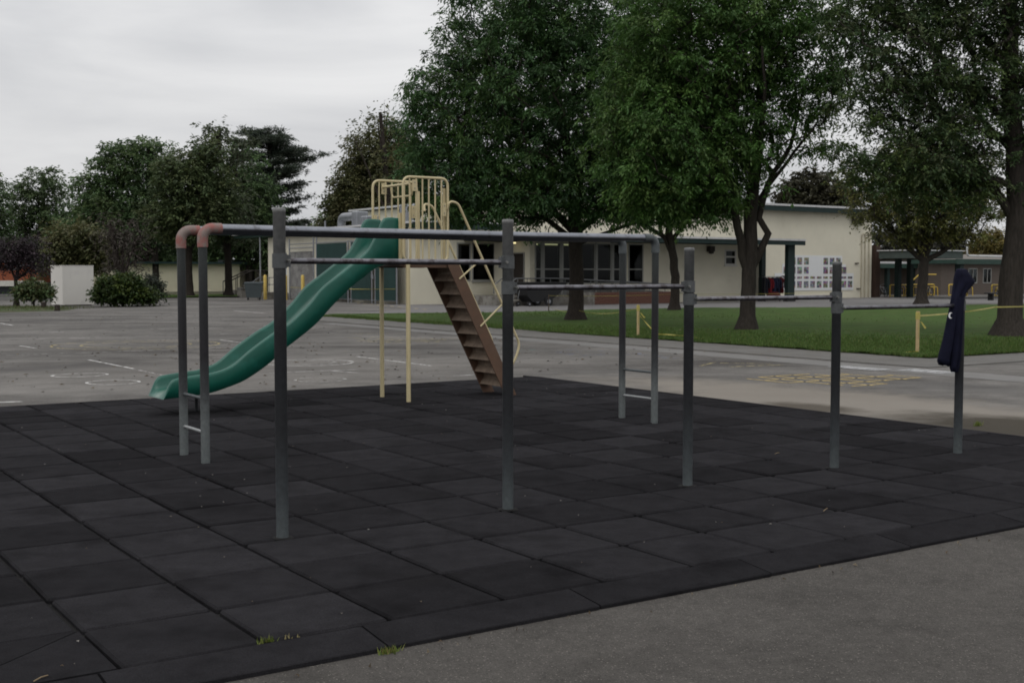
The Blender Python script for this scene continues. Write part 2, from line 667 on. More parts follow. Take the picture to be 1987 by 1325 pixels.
M_conc = mat('pale_concrete', (0.165, 0.16, 0.153), 0.9, var=0.14, scale=0.8, bump=0.25, bscale=90, col2=(0.15, 0.145, 0.138), two=0.55)
M_path = mat('path_concrete', (0.125, 0.120, 0.112), 0.9, var=0.2, scale=1.1, bump=0.3, bscale=80, col2=(0.12, 0.11, 0.095), two=0.58)
M_walk = mat('walkway_asphalt', (0.135, 0.13, 0.127), 0.9, var=0.12, scale=0.5, bump=0.3, bscale=80, col2=(0.17, 0.162, 0.155), two=0.6)
def apron_mat():
    m = bpy.data.materials.new('newer_asphalt')
    m.use_nodes = True
    t = m.node_tree
    L = t.links.new
    b = t.nodes['Principled BSDF']
    b.inputs['Roughness'].default_value = 0.92
    b.inputs['Specular IOR Level'].default_value = 0.15
    ge = t.nodes.new('ShaderNodeNewGeometry')
    def noise(sc, det, ro=.6):
        n = t.nodes.new('ShaderNodeTexNoise')
        n.inputs['Scale'].default_value = sc; n.inputs['Detail'].default_value = det; n.inputs['Roughness'].default_value = ro
        L(ge.outputs['Position'], n.inputs['Vector'])
        return n.outputs['Fac']
    def mrg(x, f0, f1, t0, t1):
        r = t.nodes.new('ShaderNodeMapRange')
        for k, v in (('From Min', f0), ('From Max', f1), ('To Min', t0), ('To Max', t1)):
            r.inputs[k].default_value = v
        L(x, r.inputs['Value'])
        return r.outputs[0]
    def mul(p, q):
        n = t.nodes.new('ShaderNodeMath'); n.operation = 'MULTIPLY'
        L(p, n.inputs[0]); L(q, n.inputs[1])
        return n.outputs[0]
    vo = t.nodes.new('ShaderNodeTexVoronoi')
    vo.inputs['Scale'].default_value = 190
    L(ge.outputs['Position'], vo.inputs['Vector'])
    sp = t.nodes.new('ShaderNodeSeparateColor')
    L(vo.outputs['Color'], sp.inputs[0])
    f = mul(mrg(noise(.5, 5), .3, .7, .86, 1.14), mrg(noise(1.7, 6, .55), .50, .70, 1.0, .70))
    f = mul(f, mrg(noise(14, 6, .7), .25, .75, .80, 1.22))
    f = mul(f, mrg(sp.outputs[0], 0, 1, .74, 1.28))
    mx = t.nodes.new('ShaderNodeMixRGB'); mx.blend_type = 'MULTIPLY'
    mx.inputs[0].default_value = 1
    mx.inputs[1].default_value = (.0660, .0610, .0555, 1)
    L(f, mx.inputs[2])
    fl = mrg(sp.outputs[1], .978, .985, 0, .8)
    m2 = t.nodes.new('ShaderNodeMixRGB')
    m2.inputs[2].default_value = (.19, .175, .155, 1)
    L(fl, m2.inputs[0]); L(mx.outputs[0], m2.inputs[1])
    L(m2.outputs[0], b.inputs['Base Color'])
    bp = t.nodes.new('ShaderNodeBump')
    bp.inputs['Strength'].default_value = .6; bp.inputs['Distance'].default_value = .004
    L(vo.outputs['Distance'], bp.inputs['Height'])
    L(bp.outputs[0], b.inputs['Normal'])
    return m
sheet('asphalt_apron', [(-12, -14), (16, -14), (16, -.70), (-12, -.70)], GZ + 0.004, apron_mat())
sheet('concrete_band', [(14.75, -8), (15.9, -8), (15.9, 31), (15.35, 31)], GZ + 0.004, M_conc)
pb = MB()
pb.prism([(16.1, 7.85), (42, 7.85), (42, 9.25), (17.95, 9.25), (17.95, 37.5), (16.3, 37.5)], GZ - 0.05, GZ + 0.02)
solo('path', pb, M_path, None, None, 16.1, 7.85, kind='structure')
sheet('walkway', [(18.5, 37.8), (26, 44), (28, 51), (33, 51), (70, 51), (70, 36), (56, 36), (38, 36.1)], GZ + 0.004, M_walk)

# lawn: gently uneven turf
def lawn(name, poly, z, seed, step=0.6, amp=0.05):
    poly = np.array(poly)
    lo, hi = poly.min(0), poly.max(0)
    nx, ny = int((hi[0] - lo[0]) / step) + 1, int((hi[1] - lo[1]) / step) + 1
    r = np.random.default_rng(seed)
    def inside(x, y):
        c = False
        j = len(poly) - 1
        for i in range(len(poly)):
            xi, yi = poly[i]; xj, yj = poly[j]
            if (yi > y) != (yj > y) and x < (xj - xi) * (y - yi) / (yj - yi) + xi:
                c = not c
            j = i
        return c
    mb = MB()
    idx = {}
    for i in range(nx + 1):
        for j in range(ny + 1):
            x, y = lo[0] + i * step, lo[1] + j * step
            idx[i, j] = len(mb.v)
            x2 = x + (r.uniform(-.12, .12) if 0 < i < nx else 0)
            y2 = y + (r.uniform(-.12, .12) if 0 < j < ny else 0)
            mb.v.append((x2, y2, z + amp * (math.sin(x * .37 + y * .21) * .5 + .5) + r.uniform(0, .012)))
    for i in range(nx):
        for j in range(ny):
            cx, cy = lo[0] + (i + .5) * step, lo[1] + (j + .5) * step
            if inside(cx, cy):
                mb.f.append((idx[i, j], idx[i + 1, j], idx[i + 1, j + 1], idx[i, j + 1]))
                mb.sm.append(True)
    return mb, inside
M_turf = mat('turf', (0.046, 0.082, 0.018), 0.95, var=0.3, scale=1.3, bump=0.8, bscale=25, spec=0.1, col2=(0.062, 0.064, 0.024), two=0.60)
LAWN = [(17.95, 9.25), (57, 9.25), (57, 31.5), (38, 36), (18.6, 37.7)]
lm, lin = lawn('lawn', LAWN, GZ + 0.03, 3)
solo('lawn', lm, M_turf, None, None, 17.95, 9.25, kind='structure')
lm2, lin2 = lawn('lawn', [(17, 77), (36, 75.5), (38, 90), (14, 92)], GZ + 0.03, 4)
solo('lawn', lm2, M_turf, None, None, 17, 77, kind='structure')

def blades(name, n, pick, z0, h, seed, cols, label, wdt=0.012, parent=None):
    r = np.random.default_rng(seed)
    pts = pick(r, n)
    n = len(pts)
    ang = r.uniform(0, 2 * np.pi, n)
    hh = h * r.uniform(.5, 1.3, n)
    lean = r.normal(0, .35, (n, 2)) * hh[:, None]
    dx = np.stack([np.cos(ang), np.sin(ang)], 1) * wdt
    v = np.zeros((n, 3, 3))
    v[:, 0, :2] = pts - dx; v[:, 1, :2] = pts + dx; v[:, 2, :2] = pts + lean
    v[:, :2, 2] = z0; v[:, 2, 2] = z0 + hh
    me = raw_mesh(name, v.reshape(-1, 3), np.arange(n * 3).reshape(n, 3))
    c = np.array(cols)[r.integers(0, len(cols), n)] * r.uniform(.7, 1.3, (n, 1))
    set_col(me, np.repeat(c, 3, 0))
    return me
def raw_mesh(name, v, f):
    me = bpy.data.meshes.new(name)
    k = f.shape[1]
    me.vertices.add(len(v)); me.vertices.foreach_set('co', np.asarray(v, np.float32).ravel())
    me.loops.add(f.size); me.loops.foreach_set('vertex_index', f.astype(np.int32).ravel())
    me.polygons.add(len(f)); me.polygons.foreach_set('loop_start', np.arange(0, f.size, k, dtype=np.int32))
    me.polygons.foreach_set('loop_total', np.full(len(f), k, np.int32))
    me.update(calc_edges=True)
    return me
def set_col(me, c):
    at = me.color_attributes.new('Col', 'FLOAT_COLOR', 'POINT')
    c4 = np.concatenate([c, np.ones((len(c), 1))], 1).astype(np.float32)
    at.data.foreach_set('color', c4.ravel())
M_leaf = leaf_mat('foliage')
M_grass = leaf_mat('grass_blades', 0.6, 0.3)
GCOL = [(.060, .112, .021), (.074, .124, .027), (.048, .090, .019), (.092, .115, .033)]
def obj_raw(name, me, m, loc, rz=0, parent=None, **k):
    me.materials.append(m)
    o = bpy.data.objects.new(name, me)
    COL.objects.link(o)
    if parent: o.parent = parent
    else:
        o.location = loc
        o.rotation_euler = (0, 0, rz)
    return tag(o, **k)
def pick_lawn(r, n):
    # densest at the near edges, where blades show
    a = 17.86 + np.abs(r.normal(0, 1, n)) * 7 * r.random(n)
    b = 9.2 + r.random(n) ** 1.3 * 28
    a += np.where(a < 18.1, .07 * np.sin(b * 3.1) + .05 * np.sin(b * 7.7), 0)
    m = n // 4
    a[:m] = 17.92 + r.random(m) * 14
    b[:m] = 9.2 + np.abs(r.normal(0, 1, m)) * 3 * r.random(m)
    return np.stack([a, b], 1)
gm = blades('grass', 90000, pick_lawn, 0.0, 0.055, 5, GCOL, None, 0.011)
obj_raw('grass', gm, M_grass, P(0, 0, GZ + 0.04), TH, label='short mown green grass of the lawn under the trees', cat='grass', kind='stuff')

# ------------------------------------------------------------------ rubber safety surfacing
def rubber_mat():
    m = bpy.data.materials.new('rubber_tile')
    m.use_nodes = True
    t = m.node_tree
    L = t.links.new
    b = t.nodes['Principled BSDF']
    b.inputs['Roughness'].default_value = 1.0
    b.inputs['Specular IOR Level'].default_value = 0.02
    ge = t.nodes.new('ShaderNodeNewGeometry')
    pos = ge.outputs['Position']
    def noise(sc, det, ro=0.6):
        n = t.nodes.new('ShaderNodeTexNoise')
        n.inputs['Scale'].default_value = sc
        n.inputs['Detail'].default_value = det
        n.inputs['Roughness'].default_value = ro
        L(pos, n.inputs['Vector'])
        return n.outputs['Fac']
    def rng_(x, f0, f1, t0, t1):
        r = t.nodes.new('ShaderNodeMapRange')
        for k, v in (('From Min', f0), ('From Max', f1), ('To Min', t0), ('To Max', t1)):
            r.inputs[k].default_value = v
        L(x, r.inputs['Value'])
        return r.outputs[0]
    def mul(a, c):
        n = t.nodes.new('ShaderNodeMath')
        n.operation = 'MULTIPLY'
        L(a, n.inputs[0]); L(c, n.inputs[1])
        return n.outputs[0]
    oi = t.nodes.new('ShaderNodeObjectInfo')
    f = rng_(oi.outputs['Random'], 0, 1, 0.74, 1.28)
    f = mul(f, rng_(noise(0.45, 4), 0.3, 0.7, 0.88, 1.14))          # broad fading
    f = mul(f, rng_(noise(2.2, 5, 0.55), 0.52, 0.70, 1.02, 0.66))     # dark damp / worn blotches
    f = mul(f, rng_(noise(7.0, 6, 0.65), 0.3, 0.7, 0.82, 1.18))
    f = mul(f, rng_(noise(170, 3, 0.7), 0.25, 0.75, 0.55, 1.45))     # rubber granules
    mx = t.nodes.new('ShaderNodeMixRGB')
    mx.blend_type = 'MULTIPLY'
    mx.inputs[0].default_value = 1.0
    mx.inputs[1].default_value = (0.0188, 0.0182, 0.0199, 1)
    L(f, mx.inputs[2])
    # pale dust
    du = rng_(noise(1.1, 9, 0.7), 0.58, 0.78, 0.0, 0.30)
    m2 = t.nodes.new('ShaderNodeMixRGB')
    m2.inputs[2].default_value = (0.036, 0.035, 0.035, 1)
    L(du, m2.inputs[0]); L(mx.outputs[0], m2.inputs[1])
    L(m2.outputs[0], b.inputs['Base Color'])
    bp = t.nodes.new('ShaderNodeBump')
    bp.inputs['Strength'].default_value = 0.7
    bp.inputs['Distance'].default_value = 0.004
    L(noise(230, 3), bp.inputs['Height'])
    L(bp.outputs[0], b.inputs['Normal'])
    return m
M_rub = rubber_mat()
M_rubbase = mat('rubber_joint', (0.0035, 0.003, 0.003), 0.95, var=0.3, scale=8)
J0, J1, I0, I1 = -2, 15, -1, 16         # tile columns / rows
mb = MB().box(J0 * T - .05, J1 * T + .05, I0 * T - .05, I1 * T + .05, GZ - 0.02, -0.028)
surf = solo('rubber_surfacing', mb, M_rubbase, None, None, J0 * T, I0 * T, kind='structure')
so = (J0 * T, I0 * T, GZ)
def surf_child(name, me, a, b, z, rot=(0, 0, 0)):
    o = bpy.data.objects.new(name, me)
    COL.objects.link(o)
    o.parent = surf
    o.location = (a - so[0], b - so[1], z - so[2])
    o.rotation_euler = rot
    return o
tms = []
for k in range(4):
    h = T / 2
    ga, gb = 0.0105 + 0.002 * k, 0.0095 + 0.0015 * k
    tm = MB().cbox(-h + ga, h - ga, -h + gb, h - gb, -0.045, 0.0, 0.011).mesh('tile')
    tm.materials.append(M_rub)
    tms.append(tm)
for j in range(J0, J1):
    for i in range(I0, I1):
        if (j, i) == (-1, -1):
            continue
        lift = abs(rng.normal(0, 0.0018))
        tilt = (rng.normal(0, 0.006), rng.normal(0, 0.006))
        if 8 <= j <= 12 and 1 <= i <= 2:
            tilt = (rng.normal(0, 0.012), rng.normal(0, 0.010)); lift += 0.003
        surf_child('tile', tms[int(rng.integers(0, 4))], (j + .5) * T + rng.normal(0, .0018), (i + .5) * T + rng.normal(0, .0015),
                   lift, (tilt[0], tilt[1], rng.normal(0, .004) + (math.pi / 2) * int(rng.integers(0, 2)) * 0))
# one tile cut along a diagonal
for poly in ([(-T + .008, -.004), (-.012, -.004), (-T + .008, -.8 * T + .003)],
             [(-.008, -.010), (-.008, -T + .004), (-T + .008, -T + .004), (-T + .008, -.8 * T - .004)]):
    tm = MB().prism(poly[::-1], -0.045, 0.001).mesh('tile')
    tm.materials.append(M_rub)
    surf_child('tile', tm, 0, 0, 0)
# sloping edge strips
def edge_strip(L):
    r = 0.255
    prof = [(0.0, -0.001), (0.012, 0.0), (r - 0.006, -0.026), (r, -0.031), (r, -0.049), (0.0, -0.049)]
    return prof
EDG = 1.145
def strip_mesh(L):
    prof = edge_strip(L)
    mb = MB()
    mb.extrude([(0.006, -y, z) for y, z in prof], [(L - 0.006, -y, z) for y, z in prof])
    m = mb.mesh('edge_strip')
    m.materials.append(M_rub)
    return m
sm = strip_mesh(EDG)
a = 1.06 - EDG * 2
while a < J1 * T:
    L = min(EDG, J1 * T + .25 - a)
    o = surf_child('edge_strip', sm if L == EDG else strip_mesh(L), a, I0 * T - 0.006, 0 + rng.normal(0, .001), (rng.normal(0, .006), 0, rng.normal(0, .002) - .006))
    a += EDG
b = I0 * T
while b < I1 * T:
    L = min(EDG, I1 * T + .25 - b)
    me2 = sm if L == EDG else strip_mesh(L)
    surf_child('edge_strip', me2, J1 * T + 0.006, b, 0, (0, 0, R(90)))
    surf_child('edge_strip', me2, J0 * T - 0.006, b + L, 0, (0, 0, R(-90)))
    b += EDG
a = J0 * T
while a < J1 * T:
    L = min(EDG, J1 * T - a)
    surf_child('edge_strip', sm if L == EDG else strip_mesh(L), a + L, I1 * T + 0.006, 0, (0, 0, R(180)))
    a += EDG

# ------------------------------------------------------------------ painted marks on the asphalt
M_wl = paint_mat('worn_white_paint', (0.52, 0.51, 0.49), 0.44)
M_wl2 = paint_mat('very_worn_white_paint', (0.46, 0.45, 0.43), 0.50)
M_yl = paint_mat('worn_yellow_paint', (0.42, 0.315, 0.125), 0.39)
M_yl2 = paint_mat('very_worn_yellow_paint', (0.44, 0.37, 0.18), 0.49)
M_ws = paint_mat('solid_white_paint', (0.34, 0.34, 0.34), 0.42)
M_chb = paint_mat('blue_chalk', (0.16, 0.20, 0.33), 0.62, 3)
M_chg = paint_mat('green_chalk', (0.15, 0.27, 0.24), 0.64, 3)
MZ = GZ + 0.0045
def line(mb, p, q, wd):
    p, q = Vector((*p, 0)), Vector((*q, 0))
    d = (q - p).normalized()
    s = Vector((-d.y, d.x, 0)) * wd / 2
    mb.add([(*(p - s).xy, MZ), (*(q - s).xy, MZ), (*(q + s).xy, MZ), (*(p + s).xy, MZ)], [(0, 1, 2, 3)])
def ringm(mb, c, ra, rb, wd, t0=0, t1=2 * math.pi, n=40):
    for k in range(n):
        u, v = t0 + (t1 - t0) * k / n, t0 + (t1 - t0) * (k + 1) / n
        pts = []
        for t, s in ((u, -1), (v, -1), (v, 1), (u, 1)):
            pts.append((c[0] + (ra + s * wd / 2) * math.cos(t), c[1] + (rb + s * wd / 2) * math.sin(t), MZ))
        mb.add(pts, [(0, 1, 2, 3)])
def marking(name, build, m, label=None):
    mb = MB()
    build(mb)
    c = mb.v[0]
    o = solo(name, mb, m, None, None, c[0], c[1], MZ, kind='structure')
    return o
def lines(L, wd):
    def f(mb):
        for p, q in L:
            line(mb, p, q, wd)
    return f
marking('hopscotch_marking', lines([((12.0, 7.2), (12.0, 8.05)), ((12.35, 6.45), (12.35, 8.15)), ((12.7, 6.2), (12.7, 8.2)), ((13.1, 6.3), (13.1, 8.2)),
        ((13.5, 6.6), (13.5, 8.05)), ((13.95, 6.6), (13.95, 7.9)), ((14.4, 6.7), (14.4, 7.35)), ((12.35, 6.3), (13.1, 6.3)), ((12.3, 6.7), (14.4, 6.7)),
        ((12.0, 7.2), (14.4, 7.2)), ((12.0, 7.7), (13.95, 7.7)), ((12.35, 8.15), (13.5, 8.15))], 0.055), M_yl)
marking('painted_line', lines([((13.4, 9.98), (14.7, 9.73)), ((13.95, 10.7), (14.65, 10.06)), ((13.2, 10.4), (14.0, 10.9))], 0.06), M_yl2)
for (a0, b0, a1, b1) in ((14.85, 7.95, 15.3, 9.0), (15.25, 6.95, 15.75, 7.85)):
    sheet('painted_rectangle', [(a0, b0), (a1, b0), (a1, b1), (a0, b1)], GZ + 0.009, M_ws)
marking('painted_ring', lambda m: ringm(m, (3.62, 14.45), .42, .36, .045), M_wl)
marking('painted_ring', lambda m: ringm(m, (3.70, 12.85), .37, .40, .045), M_wl)
marking('painted_ring', lambda m: ringm(m, (6.46, 11.54), .38, .38, .045), M_wl2)
marking('court_circle', lambda m: ringm(m, (6.86, 22.35), 1.83, 1.83, .06, n=64), M_yl2)
marking('court_circle', lambda m: ringm(m, (6.86, 22.35), 1.2, 1.2, .06, n=48), M_yl2)
marking('court_circle', lambda m: ringm(m, (7.8, 14.96), .8, .8, .05, n=40), M_wl)
marking('court_circle', lambda m: ringm(m, (7.8, 14.96), .48, .48, .05, n=40), M_wl2)
for L, wd, m in (([((4.65, 17.9), (4.72, 15.24))], .06, M_wl), ([((4.55, 23.4), (4.64, 22.2))], .06, M_wl), ([((6.76, 37.2), (6.73, 35.0))], .09, M_wl),
                 ([((18.16, 46.0), (17.93, 41.9))], .1, M_wl), ([((6.3, 13.16), (7.87, 13.0))], .05, M_wl), ([((7.33, 12.97), (7.51, 12.34))], .05, M_wl),
                 ([((1.6, 10.81), (1.98, 10.7))], .09, M_wl), ([((9.16, 23.2), (9.16, 21.8))], .06, M_wl), ([((6.64, 29.96), (7.02, 29.71))], .1, M_wl),
                 ([((9.26, 15.94), (9.27, 13.04))], .06, M_wl), ([((9.3, 30.0), (12.6, 29.6))], .07, M_wl2), ([((4.7, 14.9), (4.75, 12.0))], .05, M_wl2),
                 ([((11, 35), (13, 35.2))], .09, M_wl2), ([((2.5, 20.2), (9.3, 20.0))], .06, M_wl2), ([((3.0, 26.3), (11.5, 26.0))], .06, M_wl2),
                 ([((8.5, 11.0), (8.9, 11.0))], .05, M_wl), ([((9.3, 40), (15, 39.4))], .08, M_wl2)):
    marking('painted_line', lines(L, wd), m)
marking('hopscotch_marking', lines([((13.19, 24.18), (14.06, 23.94)), ((11.73, 20.9), (12.39, 19.4)), ((12.0, 21.26), (13.74, 20.11)), ((14.1, 20.7), (14.3, 20.3)),
        ((12.2, 22.4), (13.3, 19.6)), ((12.9, 22.5), (13.9, 20.3)), ((11.9, 20.7), (13.2, 19.5))], 0.06), M_yl2)
marking('dashed_line', lines([((29.2 - 3.2 * t, 56.1 - 14 * t), (29.2 - 3.2 * (t + .05), 56.1 - 14 * (t + .05))) for t in (0, .1, .2, .3, .4, .5, .6, .7, .8, .9)], .12), M_yl)
sheet('chalk_smear', [(12.9, 14.6), (14.2, 15.8), (14.6, 13.2), (14.4, 11.8), (13.3, 12.6)], MZ, M_chb)
sheet('chalk_smear', [(12.2, 16.0), (13.0, 17.2), (13.6, 15.4), (12.6, 15.0)], MZ, M_chg)

# dead leaves and grit lying about
def litter(r, n):
    a = np.concatenate([r.uniform(-6, 16, n // 2), r.normal(7, 5, n - n // 2)])
    b = np.concatenate([r.uniform(10.6, 45, n // 2), 10.5 + np.abs(r.normal(0, 9, n - n // 2))])
    k = ~((a > J0 * T - .3) & (a < J1 * T + .3) & (b < I1 * T + .3))
    return np.stack([a, b], 1)[k]
r = np.random.default_rng(11)
pts = litter(r, 900)
pts = np.concatenate([pts, np.stack([r.uniform(18, 36, 260), r.uniform(9.5, 34, 260)], 1), np.stack([r.uniform(-1, 9, 60), -.9 - np.abs(r.normal(0, .12, 60))], 1)])
n = len(pts)
ang = r.uniform(0, 6.28, n); s1 = r.uniform(.015, .05, n) * np.where(pts[:, 1] < -.5, .35, 1); s2 = s1 * r.uniform(.3, .6, n)
v = np.zeros((n, 4, 3))
ex = np.stack([np.cos(ang), np.sin(ang)], 1); ey = np.stack([-np.sin(ang), np.cos(ang)], 1)
for k, (u, q) in enumerate(((-1, 0), (0, -1), (1, 0), (0, 1))):
    v[:, k, :2] = pts + ex * (u * s1)[:, None] + ey * (q * s2)[:, None]
    v[:, k, 2] = MZ + .006 + r.uniform(0, .02, n) * (k % 2) + np.where((pts[:, 0] > 17.95) & (pts[:, 1] > 9.25), .10, 0)
lmesh = raw_mesh('leaf_litter', v.reshape(-1, 3), np.arange(n * 4).reshape(n, 4))
c = np.array([(.05, .035, .02), (.09, .06, .03), (.03, .025, .02), (.16, .13, .09)])[r.integers(0, 4, n)]
set_col(lmesh, np.repeat(c, 4, 0))
obj_raw('leaf_litter', lmesh, M_leaf, P(0, 0, 0), TH, label='small dry leaves scattered over the asphalt court', cat='leaves', kind='stuff')
pts = np.stack([r.uniform(-1, 9, 150), r.uniform(-.5, 9.6, 150)], 1)
n = 150; ang = r.uniform(0, 6.28, n); s1 = r.uniform(.004, .012, n)
v = np.zeros((n, 4, 3)); ex = np.stack([np.cos(ang), np.sin(ang)], 1); ey = np.stack([-np.sin(ang), np.cos(ang)], 1)
for k, (u, q) in enumerate(((-1, 0), (0, -1), (1, 0), (0, 1))):
    v[:, k, :2] = pts + ex * (u * s1)[:, None] + ey * (q * s1 * .6)[:, None]; v[:, k, 2] = .012 + .004 * (k % 2)
lmesh = raw_mesh('grit', v.reshape(-1, 3), np.arange(n * 4).reshape(n, 4))
set_col(lmesh, np.repeat(np.array([(.30, .28, .25), (.12, .10, .08), (.10, .07, .04)])[r.integers(0, 3, n)], 4, 0))
obj_raw('grit', lmesh, M_leaf, P(0, 0, 0), TH, label='tiny pale bits of grit on the rubber tiles', cat='grit', kind='stuff')
M_twig = mat('dry_twig', (0.20, 0.15, 0.09), 0.9)
for (aa, bb, an, L, lab) in ((4.75, .02, .4, .10, 'thin pale twig lying on the front row of rubber tiles'),
                             (6.35, 2.0, .2, .08, 'small straw by the fourth post from the left'),
                             (-.32, -.60, .5, .07, 'curled pale scrap at the lower left edge strip')):
    tw = MB().tube([(aa, bb, .006), (aa + L * .5 * math.cos(an), bb + L * .5 * math.sin(an), .012), (aa + L * math.cos(an), bb + L * math.sin(an) + .01, .006)], .003, 5)
    solo('twig', tw, M_twig, lab, 'twig', aa, bb, 0)
# weeds in the joints
def weed(a, b, z, n, h, seed, label, cols):
    r = np.random.default_rng(seed)
    me = blades('weed', n, lambda q, m: np.stack([q.normal(0, .022, m), q.normal(0, .008, m)], 1), 0, h, seed, cols, None, .004)
    obj_raw('weed', me, M_grass, P(a, b, z), TH, label=label, cat='weed')
WC = [(.13, .17, .035), (.19, .20, .06), (.09, .13, .025)]
weed(.62, -.60, -.004, 40, .026, 21, 'small green weed sprouting where two rubber tiles meet the edge strip', WC)
weed(.74, -.60, -.004, 10, .018, 22, 'tiny withered sprig beside the green weed in the tile joint', [(.2, .17, .08)])
weed(1.05, -.90, GZ + .004, 70, .028, 23, 'flat green weed at the seam between two edge strips', WC + [(.25, .17, .07)])
weed(9.9, 2.5, GZ, 120, .05, 24, 'patch of green weeds by the mat beyond the jacket post', WC)

# ================================================================== PLAY EQUIPMENT
G1, G2, G3 = (0.150, 0.155, 0.158), (0.060, 0.064, 0.068), (0.030, 0.031, 0.034)
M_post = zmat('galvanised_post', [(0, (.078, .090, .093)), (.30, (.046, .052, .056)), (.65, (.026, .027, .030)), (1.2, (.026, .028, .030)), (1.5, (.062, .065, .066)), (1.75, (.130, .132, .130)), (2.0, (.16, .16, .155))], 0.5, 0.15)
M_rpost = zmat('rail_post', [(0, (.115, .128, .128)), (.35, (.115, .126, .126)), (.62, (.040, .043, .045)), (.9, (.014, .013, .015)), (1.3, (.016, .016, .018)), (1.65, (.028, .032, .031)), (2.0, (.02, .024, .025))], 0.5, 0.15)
M_steel = mat('worn_steel', (0.235, 0.245, 0.27), 0.30, 0.95, var=0.16, scale=9, spec=0.5, col2=(0.15, 0.15, 0.16), two=0.62)
M_bar = mat('handled_bar', (0.17, 0.165, 0.18), 0.33, 0.9, var=0.4, scale=8, spec=0.5, col2=(0.07, 0.06, 0.062), two=0.55)
M_collar = mat('cast_collar', (0.085, 0.09, 0.092), 0.5, 0.3, var=0.2, scale=20)
M_bolt = mat('bolt_steel', (0.22, 0.22, 0.21), 0.35, 0.8)
M_elred = mat('worn_red_elbow', (0.20, 0.155, 0.138), 0.6, 0.0, var=0.25, scale=6, col2=(0.25, 0.098, 0.085), two=0.52)
M_elgrey = mat('grey_elbow', (0.085, 0.095, 0.098), 0.5, 0.3, var=0.3, scale=14)

# ---- stepped chin-up bars
PB = 1.235
PA = [1.482, 3.073, 4.671, 6.205, 7.711]
PBs = [1.258, 1.243, 1.255, 1.212, 1.155]
PT = [1.945, 1.917, 1.752, 1.658, 1.577]
BH = [1.635, 1.468, 1.375, 1.288]
cb = thing('chin_up_bars', 'row of five grey steel posts with stepped chin-up bars between them', 'climbing bars', PA[0], PBs[0], 0)
for k in range(5):
    a, b, h = PA[k], PBs[k], PT[k]
    pm = MB().lathe([(.0365, -.04), (.0365, h - .03), (.0385, h - .028), (.0385, h - .008), (.034, h - .002), (.012, h)], 20, a, b)
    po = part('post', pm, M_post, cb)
    part('contact_shade_ring', MB().lathe([(.070, .0005), (.058, .0048), (.037, .0056)], 14, a, b), M_rubbase, po)  # added dark ring: contact shade at the post foot put into the colour
    hs_ = ([BH[k - 1]] if k > 0 else []) + ([BH[k]] if k < 4 else [])
    for q, z in enumerate(hs_):
        side = -1 if (k > 0 and q == 0) else 1
        cm = MB()
        ringc = lambda r_, zz: [(a + r_ * math.cos(2 * math.pi * q_ / 24), b + r_ * math.sin(2 * math.pi * q_ / 24), zz) for q_ in range(24)]
        cm.loft([ringc(.0435, z - .042), ringc(.0435, z + .042)], True, False)
        cm.loft([ringc(.0435, z + .042), ringc(.0368, z + .043)], False, False)
        cm.loft([ringc(.0368, z - .043), ringc(.0435, z - .042)], False, False)
        # clamp ears on the bar side
        cm.box(a + side * .036, a + side * .062, b - .018, b + .018, z - .036, z + .036) if side > 0 else cm.box(a - .062, a - .036, b - .018, b + .018, z - .036, z + .036)
        co = part('collar', cm, M_collar, po)
        bm_ = MB()
        bm_.tube([(a + side * .034, b - .034, z), (a + side * .040, b - .052, z)], .011, 6, smooth=False)
        bm_.tube([(a + side * .038, b - .046, z), (a + side * .043, b - .060, z)], .006, 8)
        part('bolt', bm_, M_bolt, po)
for k in range(4):
    z = BH[k]
    p0, p1 = (PA[k] + .03, PBs[k], z), (PA[k + 1] - .03, PBs[k + 1], z)
    part('bar', MB().tube([p0, p1], .0175, 14), M_bar, cb)

# ---- parallel rails on four posts
pr = thing('parallel_bars', 'pair of long grey pipe rails on four posts with pink worn elbows', 'climbing bars', 2.09, 4.30, 0)
ZR, RR = 1.935, 0.0365
for b in (4.295, 4.835):
    a0, a1 = 2.09, 6.94
    for a, red in ((a0, True), (a1, False)):
        s = 1 if red else -1
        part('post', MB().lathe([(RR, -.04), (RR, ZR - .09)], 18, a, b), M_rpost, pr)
        cpt = (a + s * .085, b, ZR - .085)
        ar = arc(cpt, .085, math.pi if red else 0, math.pi / 2, 8, 'xz')
        pts = [(a, b, ZR - .155)] + ar + [(a + s * .16, b, ZR)]
        part('elbow', MB().tube(pts, .0435, 16), M_elred if red else M_elgrey, pr, label='pink worn elbow joint' if red else None)
    part('rail', MB().tube([(a0 + .12, b, ZR), (a0 + 1.6, b, ZR - .004), (a1 - 1.6, b, ZR - .006), (a1 - .12, b, ZR)], .0365, 18), M_steel, pr)
for a in (2.09, 6.94):
    for z in (.25, .53):
        part('rung', MB().tube([(a, 4.295, z), (a, 4.835, z)], .013, 10), M_elgrey if z > .3 else mat('pale_steel', (.30, .31, .31), .45, .4), pr)

